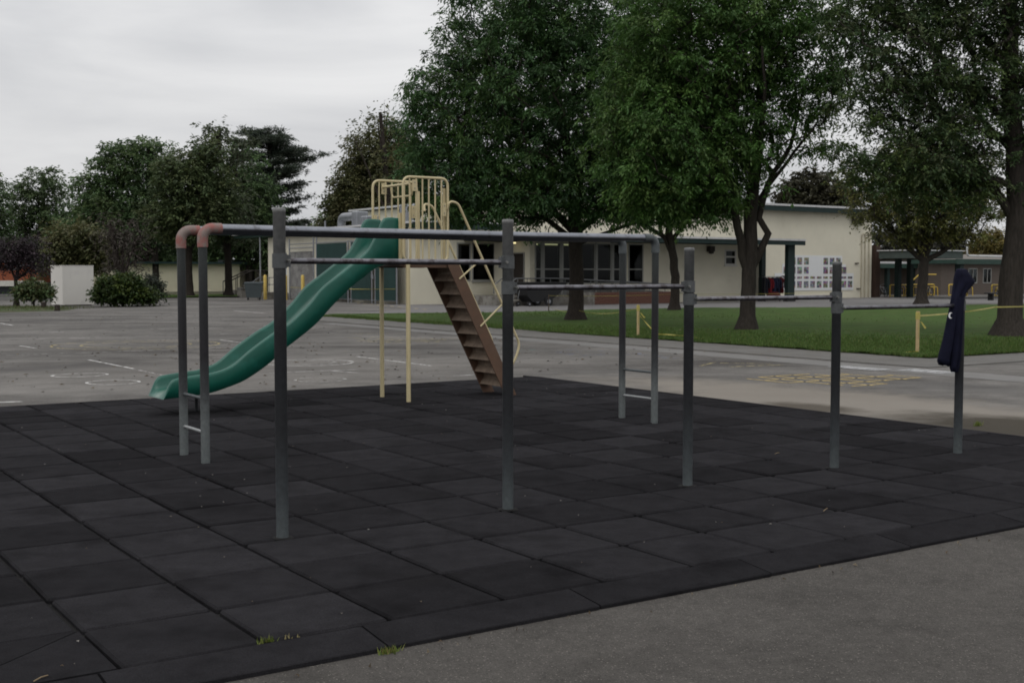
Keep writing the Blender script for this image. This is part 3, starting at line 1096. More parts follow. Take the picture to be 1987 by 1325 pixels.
# ---- slide
def slide_mat():
    m = mat('green_plastic', (0.005, 0.082, 0.057), 0.36, 0, var=0.20, scale=2.4, spec=0.45, bump=0.06, bscale=14, col2=(0.009, 0.104, 0.076), two=0.60)
    t = m.node_tree
    L = t.links.new
    b = t.nodes['Principled BSDF']
    src = b.inputs['Base Color'].links[0].from_socket
    tc = t.nodes.new('ShaderNodeTexCoord')
    sp = t.nodes.new('ShaderNodeSeparateXYZ')
    L(tc.outputs['Object'], sp.inputs[0])
    ab = t.nodes.new('ShaderNodeMath'); ab.operation = 'ABSOLUTE'
    L(sp.outputs['Y'], ab.inputs[0])
    mr = t.nodes.new('ShaderNodeMapRange')
    mr.inputs['From Min'].default_value = 0.05; mr.inputs['From Max'].default_value = 0.17
    mr.inputs['To Min'].default_value = 1.0; mr.inputs['To Max'].default_value = 0.0
    L(ab.outputs[0], mr.inputs['Value'])
    mp = t.nodes.new('ShaderNodeMapping')
    mp.inputs['Scale'].default_value = (1.2, 26, 1.2)
    L(tc.outputs['Object'], mp.inputs[0])
    n = t.nodes.new('ShaderNodeTexNoise')
    n.inputs['Scale'].default_value = 2.0; n.inputs['Detail'].default_value = 8; n.inputs['Roughness'].default_value = 0.7
    L(mp.outputs[0], n.inputs['Vector'])
    m2 = t.nodes.new('ShaderNodeMapRange')
    m2.inputs['From Min'].default_value = 0.38; m2.inputs['From Max'].default_value = 0.68
    m2.inputs['To Min'].default_value = 0.12; m2.inputs['To Max'].default_value = 0.85
    L(n.outputs['Fac'], m2.inputs['Value'])
    mu = t.nodes.new('ShaderNodeMath'); mu.operation = 'MULTIPLY'
    L(mr.outputs[0], mu.inputs[0]); L(m2.outputs[0], mu.inputs[1])
    mx = t.nodes.new('ShaderNodeMixRGB')
    mx.inputs[2].default_value = (0.24, 0.29, 0.25, 1)
    L(mu.outputs[0], mx.inputs[0]); L(src, mx.inputs[1])
    # grime specks
    n3 = t.nodes.new('ShaderNodeTexNoise')
    n3.inputs['Scale'].default_value = 22; n3.inputs['Detail'].default_value = 7; n3.inputs['Roughness'].default_value = 0.75
    L(tc.outputs['Object'], n3.inputs['Vector'])
    m3 = t.nodes.new('ShaderNodeMapRange')
    m3.inputs['From Min'].default_value = 0.56; m3.inputs['From Max'].default_value = 0.74
    m3.inputs['To Max'].default_value = 0.45
    L(n3.outputs['Fac'], m3.inputs['Value'])
    mg = t.nodes.new('ShaderNodeMixRGB')
    mg.inputs[2].default_value = (0.02, 0.05, 0.038, 1)
    L(m3.outputs[0], mg.inputs[0]); L(mx.outputs[0], mg.inputs[1])
    L(mg.outputs[0], b.inputs['Base Color'])
    return m
M_green = slide_mat()
M_beige = mat('beige_paint', (0.50, 0.425, 0.25), 0.5, 0, var=0.08, scale=5, spec=0.4, col2=(0.44, 0.36, 0.21), two=0.66)
M_brown = mat('brown_steel', (0.108, 0.064, 0.042), 0.6, 0, var=0.15, scale=5, col2=(0.12, 0.066, 0.042), two=0.58)
M_tread = mat('worn_brown_tread', (0.185, 0.135, 0.098), 0.7, 0, var=0.25, scale=9, col2=(0.12, 0.085, 0.06), two=0.58)
M_dark = mat('dark_steel', (0.02, 0.022, 0.024), 0.5, 0.2)
sl_ = thing('slide', 'green plastic wave slide with beige railed platform and brown steel stairs', 'slide', 5.79, 7.92, 0)
rim = [(5.74, 2.24), (5.54, 2.235), (5.46, 2.10), (5.39, 1.97), (5.31, 1.85), (5.17, 1.73), (4.92, 1.55), (4.71, 1.40), (4.55, 1.22), (4.30, 1.0), (4.07, .87), (3.80, .69), (3.60, .535), (3.40, .465), (3.24, .447), (2.97, .415), (2.89, .37), (2.825, .225)]
bot = [(5.80, 1.70), (5.62, 1.685), (5.47, 1.645), (5.35, 1.585), (5.26, 1.52), (5.10, 1.41), (4.86, 1.20), (4.65, .99), (4.48, .86), (4.22, .68), (4.02, .515), (3.76, .36), (3.55, .285), (3.36, .235), (3.2, .215), (2.95, .198), (2.87, .193), (2.81, .190)]
def cat_rom(pts, m):
    pts = [np.array(p) for p in pts]
    out = []
    for i in range(len(pts) - 1):
        p0, p1, p2, p3 = pts[max(i - 1, 0)], pts[i], pts[i + 1], pts[min(i + 2, len(pts) - 1)]
        for k in range(m):
            t = k / m
            out.append(.5 * ((2 * p1) + (-p0 + p2) * t + (2 * p0 - 5 * p1 + 4 * p2 - p3) * t * t + (-p0 + 3 * p1 - 3 * p2 + p3) * t ** 3))
    out.append(pts[-1])
    return out
rim2, bot2 = cat_rom(rim, 4), cat_rom(bot, 4)
rings = []
b0, b1 = 7.645, 8.205
for (ra, rz), (ba, bz) in zip(rim2, bot2):
    def at(u, b):           # u = 0 bottom, 1 rim
        return (ba + (ra - ba) * u, b, bz + (rz - bz) * u)
    hgt = max(rz - bz, .02)
    ub = .30                                   # chute bed
    e = min(.018 / hgt, .25)
    rings.append([at(.0, b0 + .045), at(.03, b0 + .015), at(.5, b0 + .004), at(1 - 2 * e, b0), at(1 - .5 * e, b0 + .006), at(1, b0 + .022), at(1, b0 + .036), at(1 - .5 * e, b0 + .052), at(1 - 2 * e, b0 + .060),
                  at(ub + .35 * (1 - ub), b0 + .072), at(ub + .10 * (1 - ub), b0 + .098), at(ub, b0 + .15), at(ub, (b0 + b1) / 2),
                  at(ub, b1 - .15), at(ub + .10 * (1 - ub), b1 - .098), at(ub + .35 * (1 - ub), b1 - .072),
                  at(1 - 2 * e, b1 - .060), at(1 - .5 * e, b1 - .052), at(1, b1 - .036), at(1, b1 - .022), at(1 - .5 * e, b1 - .006), at(1 - 2 * e, b1), at(.5, b1 - .004), at(.03, b1 - .015), at(0, b1 - .045)])
part('chute', MB().loft(rings, True, True), M_green, sl_)
for b in (7.78, 8.07):
    part('support_leg', MB().tube([(3.32, b, -.03), (3.32, b, .235)], .019, 10), M_dark, sl_)
# platform
pf = MB().box(5.76, 6.42, 7.585, 8.265, 1.655, 1.70)
pf.box(5.76, 6.42, 7.575, 7.600, 1.640, 1.715)
pf.box(5.76, 6.42, 8.250, 8.275, 1.640, 1.715)
part('platform', pf, M_brown, sl_)
part('post', MB().lathe([(.027, -.04), (.027, 1.72)], 14, 5.80, 7.56), M_beige, sl_)
part('post', MB().lathe([(.027, -.04), (.027, 1.72)], 14, 5.82, 8.29), M_beige, sl_)
# guard panels
def panel(b, a0, a1, z0, z1, out_):
    base = rounded([((a0 + a1) / 2, b, z1), (a0, b, z1), (a0, b, z0), (a1, b, z0), (a1, b, z1), ((a0 + a1) / 2 + .001, b, z1)], .10, 6)
    g = part('guard_panel', MB().tube(base, .0165, 10), M_beige, sl_)
    n = 7
    for k in range(1, n):
        a = a0 + (a1 - a0) * k / n
        part('bar', MB().tube([(a, b, z0 + .008), (a, b, z1 - .008)], .0105, 8), M_beige, g)
    bo = b + out_ * .022
    for (p, q, u, v) in ((a0 + .115, a0 + .185, z1 - .17, z1 - .03), (a1 - .085, a1 - .035, z1 - .46, z1 - .30)):
        br = MB().box(p, q, min(b + out_ * .013, bo), max(b + out_ * .013, bo), u, v)
        bk = part('bracket', br, M_beige, g)
        for zz in (u + .035, v - .035):
            c = ((p + q) / 2, bo, zz)
            part('bolt', MB().tube([c, (c[0], bo + out_ * .006, zz)], .007, 8), M_bolt, g)
    return g
panel(7.555, 5.735, 6.36, 1.715, 2.735, -1)
panel(8.285, 5.70, 6.33, 1.715, 2.735, -1)
# sit-down bar and hand hold over the chute entrance
part('hood_bar', MB().tube([(5.84, 7.575, 2.655), (5.84, 8.265, 2.655)], .0165, 10), M_beige, sl_)
part('hand_hold', MB().tube(rounded([(5.90, 7.66, 2.655), (5.92, 7.66, 2.52), (5.92, 8.18, 2.52), (5.90, 8.18, 2.655)], .05, 5), .012, 8), M_beige, sl_)
for b in (7.60, 8.25):
    part('entry_post', MB().box(5.705, 5.735, b - .02, b + .02, 1.72, 2.30), M_beige, sl_)
    part('entry_post', MB().box(6.32, 6.35, b - .012, b + .012, 1.72, 2.62), M_beige, sl_)
# stairs
dirn = (7.30 - 6.43, 0 - 1.69)
def st_pt(t): return (6.43 + dirn[0] * t, 1.69 + dirn[1] * t)
for b, o in ((7.555, -1), (8.085, 1)):
    (xa, za), (xb, zb) = st_pt(0), st_pt(1)
    w_ = .085
    prof = [(xa - w_, za), (xa + w_, za), (xb + w_, -.005), (xb - w_, -.005)]
    y0, y1 = (b - .008, b + .008)
    part('stringer', MB().extrude([(x, y0, z) for x, z in prof], [(x, y1, z) for x, z in prof]), M_brown, sl_)
NT = 10
for k in range(NT):
    t = (k + .25) / NT
    x, z = st_pt(t)
    x2, z2 = st_pt((k + 1.25) / NT)
    tr = MB()
    tr.box(x - .082, x + .070, 7.566, 8.074, z - .008, z)            # tread
    tr.box(x + .062, x + .070, 7.566, 8.074, z - .030, z - .008)     # front lip
    if k > 0:
        # folded back plate: slopes up and away from the rear edge, then a short riser under the next tread
        tr.extrude([(x - .080, 7.567, z), (x - .072, 7.567, z), (x - .012, 7.567, z + .085), (x - .020, 7.567, z + .089)],
                   [(x - .080, 8.073, z), (x - .072, 8.073, z), (x - .012, 8.073, z + .085), (x - .020, 8.073, z + .089)])
        tr.box(x - .021, x - .013, 7.567, 8.073, z + .0895, z + .160)
    part('tread', tr, M_tread, sl_)
for b, o in ((7.555, -1), (8.085, 1)):
    bb = b + o * .055
    pts = rounded([(6.345, b + o * .02, 2.36), (6.35, bb, 2.455), (6.475, bb, 2.44), (7.40, bb, .66), (7.335, bb, .47), (7.24, b + o * .01, .30)], .07, 5)
    hr = part('handrail', MB().tube(pts, .0155, 10), M_beige, sl_)
    for (p, q) in (((6.83, 1.755), (6.52, 1.50)), ((7.13, 1.175), (6.83, .90))):
        part('stay', MB().tube([(p[0], bb, p[1]), (q[0], b + o * .010, q[1])], .0115, 8), M_beige, hr)

# ---- jacket over the last post
M_navy = mat('navy_cloth', (0.0062, 0.0068, 0.0175), 0.9, 0, var=0.35, scale=9, bump=0.2, bscale=120, spec=0.15)
jp = P(PA[4], PBs[4])
jk = thing('jacket', 'dark navy jacket draped over the rightmost grey post', 'jacket', jp.x, jp.y, 0.72, world=True)
def cloth(secs, seed, folds):
    r = np.random.default_rng(seed)
    ph = r.uniform(0, 6.28, 6)
    n = 28
    rings = []
    dense = []
    for i in range(len(secs) - 1):
        for k in range(3):
            t = k / 3
            dense.append([secs[i][q] * (1 - t) + secs[i + 1][q] * t for q in range(5)])
    dense.append(list(secs[-1]))
    z_top, z_bot = secs[0][0], secs[-1][0]
    for (z, xl, xr, dp, yo) in dense:
        f = (z_top - z) / (z_top - z_bot)
        ring = []
        for k in range(n):
            t = 2 * math.pi * k / n
            m = 1 + folds * min(1, .35 + f) * (abs(math.sin(2.5 * t + ph[0] + 1.2 * f)) * 1.1 - .55 + math.sin(7 * t + ph[1] - 2 * f) * .30)
            cx, hx = (xl + xr) / 2, (xr - xl) / 2
            cw = .72 + .28 * abs(math.sin(t))
            ring.append((jp.x + cx + hx * math.cos(t) * (1 if abs(math.cos(t)) > .8 else cw * 1.05), jp.y + yo + dp * math.sin(t) * m, z + .01 * math.sin(4 * t + ph[2]) * f))
        rings.append(ring)
    return rings
secs = [(1.607, -.020, .025, .018, 0), (1.598, -.045, .048, .045, 0), (1.565, -.055, .066, .058, 0), (1.52, -.064, .105, .062, 0), (1.495, -.068, .118, .060, -.005),
        (1.45, -.074, .085, .060, -.008), (1.415, -.080, .050, .056, -.012), (1.37, -.090, .026, .050, -.022), (1.30, -.102, .016, .046, -.030), (1.16, -.130, .004, .052, -.034),
        (1.0, -.158, -.002, .056, -.034), (.87, -.190, -.008, .062, -.030), (.815, -.200, -.012, .062, -.030), (.785, -.188, -.030, .050, -.030), (.775, -.150, -.05, .03, -.030)]
part('body', MB().loft(cloth(secs, 4, .8), True, True), M_navy, jk)
slv = [(1.36, -.065, .0, .03, -.075), (1.2, -.085, -.002, .034, -.078), (1.0, -.098, -.008, .036, -.078), (.85, -.104, -.018, .038, -.076), (.75, -.108, -.028, .036, -.072), (.725, -.098, -.036, .026, -.070)]
part('sleeve', MB().loft(cloth(slv, 9, .6), True, True), M_navy, jk)
lg = MB()
cx, cz, yl = jp.x - .118, 1.205, jp.y - .090
outer = [(cx + .020 * math.cos(t), yl - .006, cz + .026 * math.sin(t)) for t in np.linspace(R(55), R(305), 14)]
inner = [(cx + .010 + .016 * math.cos(t), yl - .006, cz + .021 * math.sin(t)) for t in np.linspace(R(305), R(55), 14)]
fr = outer + inner
nn = len(outer)
q4 = []
vs = outer + inner[::-1]
fs = [(i, i + 1, nn + i + 1, nn + i) for i in range(nn - 1)]
lg.add(vs, fs)
lg.add([(x, y + .004, z) for x, y, z in vs], [f[::-1] for f in fs])
lo_ = part('logo', lg, mat('white_print', (.75, .75, .75), .7), jk, label='small white crescent-shaped chest mark')

# ================================================================== BUILDINGS
M_cream = mat('cream_stucco', (0.63, 0.595, 0.485), 0.9, var=0.08, scale=0.5, bump=0.25, bscale=40, spec=0.15, col2=(0.55, 0.515, 0.41), two=0.64)
M_cream2 = mat('pale_cream_wall', (0.74, 0.69, 0.53), 0.9, var=0.06, scale=0.7, spec=0.15)
M_teal = mat('dark_green_trim', (0.0085, 0.022, 0.0205), 0.6, var=0.2, scale=2)
M_tealg = mat('green_fascia', (0.024, 0.050, 0.040), 0.6, var=0.2, scale=2)
M_roof = mat('pale_roof_gravel', (0.50, 0.50, 0.50), 0.9, var=0.15, scale=3)
M_metal = mat('sheet_metal', (0.27, 0.28, 0.30), 0.4, 0.7, var=0.15, scale=3)
M_gconc = mat('stained_concrete', (0.20, 0.19, 0.17), 0.9, var=0.25, scale=1.2, col2=(0.115, 0.105, 0.09), two=0.5)
M_brick = mat('red_brick', (0.125, 0.060, 0.045), 0.9, var=0.15, scale=6)
M_mortar = mat('brick_mortar', (0.14, 0.085, 0.065), 0.95)
M_frame = mat('window_frame', (0.27, 0.27, 0.255), 0.6, var=0.08)
M_wframe = mat('white_window_frame', (0.52, 0.51, 0.48), 0.6, var=0.08)
M_in = mat('dim_interior', (0.028, 0.026, 0.024), 0.9)
M_door = mat('dark_door', (0.035, 0.028, 0.024), 0.6)
M_wdoor = mat('pale_blue_door', (0.42, 0.46, 0.48), 0.6)
M_rail = mat('grey_handrail', (0.16, 0.165, 0.17), 0.45, 0.4)
M_pipe = mat('cream_conduit', (0.42, 0.38, 0.29), 0.6)
M_glass = glass_mat(tint=(.42, .46, .46))
M_lamp = emit_mat('fluorescent_tube', (1.0, 0.86, 0.45), 0.9)
M_board = mat('white_poster_board', (0.62, 0.63, 0.63), 0.7, var=0.03)
M_pic = picture_mat()
M_black = mat('black_plastic', (0.012, 0.012, 0.013), 0.5)
M_yellow = mat('yellow_paint', (0.52, 0.36, 0.055), 0.5, var=0.12, scale=4)
M_cyel = mat('faded_yellow_paint', (0.55, 0.40, 0.11), 0.6, var=0.15, scale=4)

def wall_open(mb, a0, a1, z0, z1, b0, b1, ops):
    """wall along a with openings (a0, a1, z0, z1)"""
    x = a0
    for (p, q, u, v) in sorted(ops):
        if p > x: mb.box(x, p, b0, b1, z0, z1)
        if u > z0: mb.box(p, q, b0, b1, z0, u)
        if v < z1: mb.box(p, q, b0, b1, v, z1)
        x = q
    if x < a1: mb.box(x, a1, b0, b1, z0, z1)
    return mb
def window(parent, a0, a1, z0, z1, b, m=None, fw=.05, tr=None, mull=(), sill=False):
    """window in a wall whose outer face is at b (outside is -b): frame part with panes below it"""
    f = MB()
    y0, y1 = b - .02, b + .05
    f.box(a0, a0 + fw, y0, y1, z0, z1); f.box(a1 - fw, a1, y0, y1, z0, z1)
    f.box(a0 + fw, a1 - fw, y0, y1, z0, z0 + fw); f.box(a0 + fw, a1 - fw, y0, y1, z1 - fw, z1)
    zs = [z0 + fw] + ([tr - fw / 2, tr + fw / 2] if tr else []) + [z1 - fw]
    if tr: f.box(a0 + fw, a1 - fw, y0, y1, tr - fw / 2, tr + fw / 2)
    if sill: f.box(a0 - .06, a1 + .06, b - .08, b - .021, z0 - .07, z0)
    w_ = part('window', f, m or M_frame, parent)
    for k in range(0, len(zs), 2):
        part('pane', MB().box(a0 + fw, a1 - fw, b + .012, b + .018, zs[k], zs[k + 1]), M_glass, w_)
    return w_

sb = thing('school_hall', 'long cream school building with tall hall, green trimmed canopy roof and window wall', 'building', 42, 47.5)
Z0 = GZ
# hall
hw = MB()
wall_open(hw, 29.83, 66.45, Z0 - .1, 3.6, 51, 51.25, [(32.70, 33.58, 1.2, 3.28), (33.66, 35.15, 1.2, 3.28), (36.0, 51.0, Z0, 3.25)])
hw.box(29.83, 35.999, 51.0, 51.25, 3.6, 4.05)
hw.box(36.0, 66.45, 51.0, 51.25, 3.6, 5.78)
hw.box(66.2, 66.45, 51.25, 70, Z0 - .1, 5.78)
hw.box(36.0, 36.25, 51.25, 70, 3.6, 5.78)
part('hall_wall', hw, M_cream, sb)
hr_ = part('hall_roof', MB().box(35.7, 66.75, 50.55, 70.4, 5.86, 5.98), M_roof, sb)
part('fascia', MB().box(35.6, 66.85, 50.45, 50.54, 5.68, 6.0), M_teal, hr_)
part('roof_edge', MB().box(35.6, 66.85, 50.40, 50.60, 6.003, 6.13), M_roof, hr_)
part('soffit', MB().box(35.7, 66.75, 50.545, 51.0, 5.79, 5.85), M_teal, hr_)
# room behind the windows
rm = MB()
rm.box(30.8, 52.0, 52.9, 53.0, Z0, 3.4)
rm.box(30.7, 30.8, 51.3, 53, .40, 3.4); rm.box(51.9, 52.0, 47.76, 51, Z0, 3.4)
rm.box(35.4, 51.9, 47.76, 52.9, .38, .42)
rm.box(35.4, 51.9, 47.76, 52.9, 3.30, 3.34)
part('room', rm, M_in, sb)
for (p, q, b) in ((35.9, 36.6, 50.2), (36.8, 37.6, 50.2), (37.9, 38.85, 50.2), (39.2, 39.9, 50.2), (34.2, 34.9, 48.6)):
    part('lamp', MB().box(p, q, b - .08, b + .08, 3.20, 3.28), M_lamp, sb)
# window wall wing
panes = [(35.42, 35.86), (35.98, 37.10), (37.22, 38.30), (38.44, 39.44), (39.56, 40.58), (40.70, 41.36), (41.80, 42.88)]
ww = MB()
wall_open(ww, 35.1, 52.3, Z0 - .1, 3.32, 47.5, 47.75, [(p, q, 1.05, 3.27) for p, q in panes] + [(49.14, 50.08, 2.1, 3.04)])
ww.box(35.1, 35.35, 47.75, 48.0, Z0 - .1, 3.32); ww.box(35.1, 35.35, 49.2, 50.99, Z0 - .1, 3.32); ww.box(35.1, 35.35, 48.0, 49.2, 2.72, 3.32); ww.box(35.1, 35.35, 48.0, 49.2, Z0 - .1, .42); ww.box(52.05, 52.3, 47.75, 51, Z0 - .1, 3.32)
part('wing_wall', ww, M_cream, sb)
# aluminium face around the glazing
for p, q in panes:
    window(sb, p, q, 1.05, 3.27, 47.49, M_frame, .07, 1.84)
for x in (35.92, 37.16, 38.37, 39.50, 40.64, 41.58):
    part('mullion', MB().box(x - .058, x + .058, 47.44, 47.469, .45, 3.3), M_frame, sb)
part('spandrel', MB().box(35.2, 43.0, 47.472, 47.498, .45, 1.0), mat('pale_panel', (.17, .168, .158), .7), sb)
window(sb, 49.14, 50.08, 2.1, 3.04, 47.49, M_wframe, .10, 2.6, sill=True)
window(sb, 32.70, 33.58, 1.2, 3.28, 50.99, M_frame, .07, 2.2)
window(sb, 33.66, 35.15, 1.2, 3.28, 50.99, M_frame, .07, sill=True)
dr = part('door', MB().box(35.18, 35.24, 48.06, 49.14, .44, 2.66), M_door, sb)
part('handle', MB().tube([(35.17, 48.2, 1.35), (35.10, 48.2, 1.35), (35.10, 48.2, 1.55), (35.17, 48.2, 1.55)], .015, 6), M_rail, dr)
part('door_frame', MB().box(35.06, 35.3, 47.98, 48.05, .42, 2.72).box(35.06, 35.3, 49.15, 49.22, .42, 2.72).box(35.06, 35.3, 48.05, 49.15, 2.67, 2.74), M_frame, sb)
# canopy roof
cr_ = part('canopy_roof', MB().box(33.15, 53.0, 44.95, 50.99, 3.37, 3.50), M_teal, sb)
part('fascia', MB().box(33.05, 53.1, 44.80, 44.94, 3.28, 3.53), M_teal, cr_)
part('roof_edge', MB().box(33.05, 53.1, 44.76, 45.05, 3.533, 3.64), M_roof, cr_)
part('roof_gravel', MB().box(33.16, 52.99, 45.06, 50.98, 3.503, 3.57), M_roof, cr_)
for (a, b) in ((52.33, 45.3), (52.12, 47.33)):
    part('canopy_post', MB().box(a - .28, a + .28, b - .14, b + .14, Z0, 3.365) if b < 46 else MB().box(a - .17, a + .17, b - .12, b + .12, Z0, 3.365), M_teal, sb)
part('post_foot', MB().box(52.0, 52.66, 45.12, 45.48, Z0, .04), mat('dark_foot', (.03, .03, .03), .8), sb)
# small wall fittings
part('wall_light', MB().box(47.7, 48.1, 47.2, 47.49, 2.9, 3.2).lathe([(.02, 2.75), (.14, 2.78), (.16, 2.9)], 10, 47.9, 47.3), M_door, sb)
part('wall_vent', MB().box(49.4, 50.3, 47.46, 47.499, .0, .12), M_metal, sb)
part('floodlight', MB().box(64.3, 65.1, 50.55, 50.98, 5.05, 5.55), M_door, sb)
part('wall_bell', MB().tube([(55.9, 50.99, 2.02), (55.9, 50.86, 2.02)], .10, 12), M_door, sb)
for k, (x, top) in enumerate(((65.35, 4.35), (65.7, 4.40), (66.1, 4.25))):
    pts = rounded([(x, 50.93, Z0), (x, 50.93, top), (66.62, 50.93, top + .02), (66.9, 51.6, top + .02)], .25, 5)
    part('conduit', MB().tube(pts, .045, 8), M_pipe, sb)
part('corner_post', MB().box(66.75, 67.25, 50.9, 51.3, Z0, 3.6), mat('brown_post', (.045, .026, .02), .7), sb)
for (a, z) in ((64.7, 2.3), (64.9, .55)):
    part('pipe_clamp', MB().box(a, a + .35, 50.90, 50.985, z, z + .06), M_door, sb)
# service side: taller roof, stained concrete wall, door
sw = MB()
sw.box(30.3, 30.55, 51.25, 71.6, 3.0, 4.0)
sw.box(30.3, 30.55, 51.25, 64.3, Z0 - .1, 3.0); sw.box(30.3, 30.55, 69.9, 71.6, Z0 - .1, 3.0); sw.box(30.3, 30.55, 68.1, 68.5, Z0 - .1, 3.0)
sw.box(30.3, 40, 71.35, 71.6, Z0 - .1, 4.0) if False else sw.box(30.55, 40, 71.35, 71.6, Z0 - .1, 4.0)
part('side_wall', sw, M_cream, sb)
part('dock_wall', MB().box(30.36, 30.5, 64.3, 68.1, Z0 - .1, 3.0), M_gconc, sb)
part('dock_kerb', MB().box(30.0, 30.299, 62.0, 68.3, Z0 - .1, .35), M_gconc, sb)
sd = part('side_door', MB().box(30.36, 30.44, 68.5, 69.9, .42, 3.0), M_wdoor, sb)
part('door_sign', MB().box(30.352, 30.358, 68.75, 69.15, 2.2, 2.65), M_metal, sd)
part('door_step', MB().box(28.9, 30.299, 68.4, 70.2, Z0 - .1, .40), M_gconc, sb)
rl = MB()
for b in (68.5, 70.1):
    rl = MB().tube(rounded([(28.3, b, Z0), (28.3, b, .85), (29.0, b, 1.35), (30.2, b, 1.35)], .1, 3), .025, 6)
    hr2 = part('step_rail', rl, M_rail, sb)
    part('step_rail_post', MB().tube([(29.1, b, .4), (29.1, b, 1.35)], .02, 6), M_rail, hr2)
    part('step_rail_bar', MB().tube([(28.3, b, .45), (29.1, b, .9), (30.2, b, .9)], .018, 6), M_rail, hr2)
sr = part('service_roof', MB().box(29.75, 35.55, 50.42, 76.4, 4.06, 4.30), M_tealg, sb)
part('front_fascia', MB().box(29.65, 35.55, 50.30, 50.415, 3.98, 4.26), M_teal, sr)
part('front_edge', MB().box(29.65, 35.55, 50.26, 50.5, 4.305, 4.40), M_roof, sr)
part('roof_edge', MB().box(29.60, 29.749, 50.51, 76.5, 4.25, 4.36), M_roof, sr)
part('roof_post', MB().tube([(29.9, 72.0, Z0), (29.9, 72.0, 4.05)], .06, 8), M_metal, sr)
dk = part('air_duct', MB().tube(rounded([(31.8, 63.4, 4.3), (31.8, 63.4, 5.1), (31.8, 61.2, 5.1)], .45, 6), .26, 14), M_metal, sb)
part('air_unit', MB().cbox(31.4, 32.2, 60.5, 61.2, 4.4, 5.35, .05), M_metal, sb)
part('air_unit', MB().cbox(31.2, 31.9, 58.8, 59.6, 4.4, 5.0, .05), M_metal, sb)
part('duct_skirt', MB().box(31.2, 32.5, 60.0, 64.4, 4.302, 4.45), M_roof, sb)
for b in (58.0, 56.2, 63.2):
    part('vent_pipe', MB().tube([(30.6, b, 4.3), (30.6, b, 4.85)], .06, 8), M_metal, sb)
part('air_unit', MB().cbox(32.0, 32.9, 55.4, 56.4, 4.3, 5.5, .05), M_metal, sb)

# ramp and landing in front of the door
rp = thing('entrance_ramp', 'concrete landing and brick sided ramp with grey handrails before the window wall', 'ramp', 36, 46)
rm = MB().box(32.6, 36.5, 45.9, 47.43, Z0 - .1, .42).box(32.6, 35.05, 47.431, 50.9, Z0 - .1, .42)
rm.extrude([(36.5, 46.12, Z0 - .1), (36.5, 46.12, .42), (45.0, 46.12, Z0 + .01), (45.0, 46.12, Z0 - .1)], [(36.5, 47.43, Z0 - .1), (36.5, 47.43, .42), (45.0, 47.43, Z0 + .01), (45.0, 47.43, Z0 - .1)])
part('deck', rm, M_gconc, rp)
part('side_wall', MB().box(36.51, 38.2, 45.9, 46.11, Z0 - .1, .60), M_gconc, rp)
bw = part('brick_wall', MB().box(38.21, 43.9, 45.93, 46.10, Z0 - .1, .60), M_mortar, rp)
bme = MB().box(0, .235, -.02, 0, 0, .085).mesh('brick')
bme.materials.append(mat('red_brick', (0.125, 0.060, 0.045), 0.9, objrand=.2))
MATS['red_brick']
for rr_ in range(6):
    off = .13 if rr_ % 2 else 0
    for c_ in range(22):
        x = 38.23 + off + c_ * .256
        if x + .235 > 43.9: continue
        o = bpy.data.objects.new('brick', bme); COL.objects.link(o); o.parent = bw
        ro = ORG[rp.name]
        o.location = (x - ro[0], 45.929 - ro[1], Z0 + .03 + rr_ * .103 - ro[2])
for b, tag_ in ((45.98, 0), (47.3, 1)):
    z1, z2 = 1.35, .95
    r1 = MB().tube(rounded([(32.7, b, .55), (32.7, b, 1.0), (33.2, b, z1), (36.2, b, z1), (45.2, b, z2), (45.2, b, .2)], .15, 4), .028, 6)
    h1 = part('handrail', r1, M_rail, rp)
    part('lower_rail', MB().tube([(33.2, b, .95), (36.2, b, .95), (45.2, b, .50)], .02, 6), M_rail, h1)
    for x in (33.3, 34.8, 36.3, 38.0, 39.7, 41.4, 43.2):
        zt = z1 if x < 36.2 else z1 + (z2 - z1) * (x - 36.2) / 9
        part('rail_post', MB().tube([(x, b, .3 if x < 38 else .1), (x, b, zt)], .022, 6), M_rail, h1)

# tilt cart by the landing
ct = thing('tilt_cart', 'black wheeled tilt cart parked by the concrete landing', 'cart', 34.2, 45.2)
prof = [(32.95, 1.12), (35.55, 1.12), (35.1, .62), (34.5, .22), (33.4, .16), (33.05, .5)]
part('tub', MB().extrude([(x, 44.75, z) for x, z in prof], [(x, 45.7, z) for x, z in prof]), M_black, ct)
part('rim', MB().box(32.9, 35.6, 44.70, 45.75, 1.121, 1.17), M_black, ct)
for (x, rr_) in ((34.35, .24), (33.15, .12)):
    for y in (44.72, 45.73):
        wv = part('wheel', MB().tube([(x, y - .04, Z0 + rr_), (x, y + .04, Z0 + rr_)], rr_, 16), M_black, ct)
        part('hub', MB().tube([(x, y - .045, Z0 + rr_), (x, y + .045, Z0 + rr_)], rr_ * .45, 12), M_metal, wv)
dol = thing('hand_trolley', 'small dark flat trolley standing left of the tilt cart', 'trolley', 32.2, 45.0)
part('deck', MB().box(31.9, 32.6, 44.8, 45.3, .22, .3), M_gconc, dol)
for x in (32.0, 32.5):
    for y in (44.85, 45.25):
        part('wheel', MB().tube([(x, y - .02, Z0 + .08), (x, y + .02, Z0 + .08)], .08, 10).box(x - .02, x + .02, y - .019, y + .019, .03, .219), M_black, dol)
part('push_bar', MB().tube(rounded([(32.55, 44.85, .3), (32.7, 44.85, 1.0), (32.7, 45.25, 1.0), (32.55, 45.25, .3)], .1, 4), .018, 6), M_rail, dol)

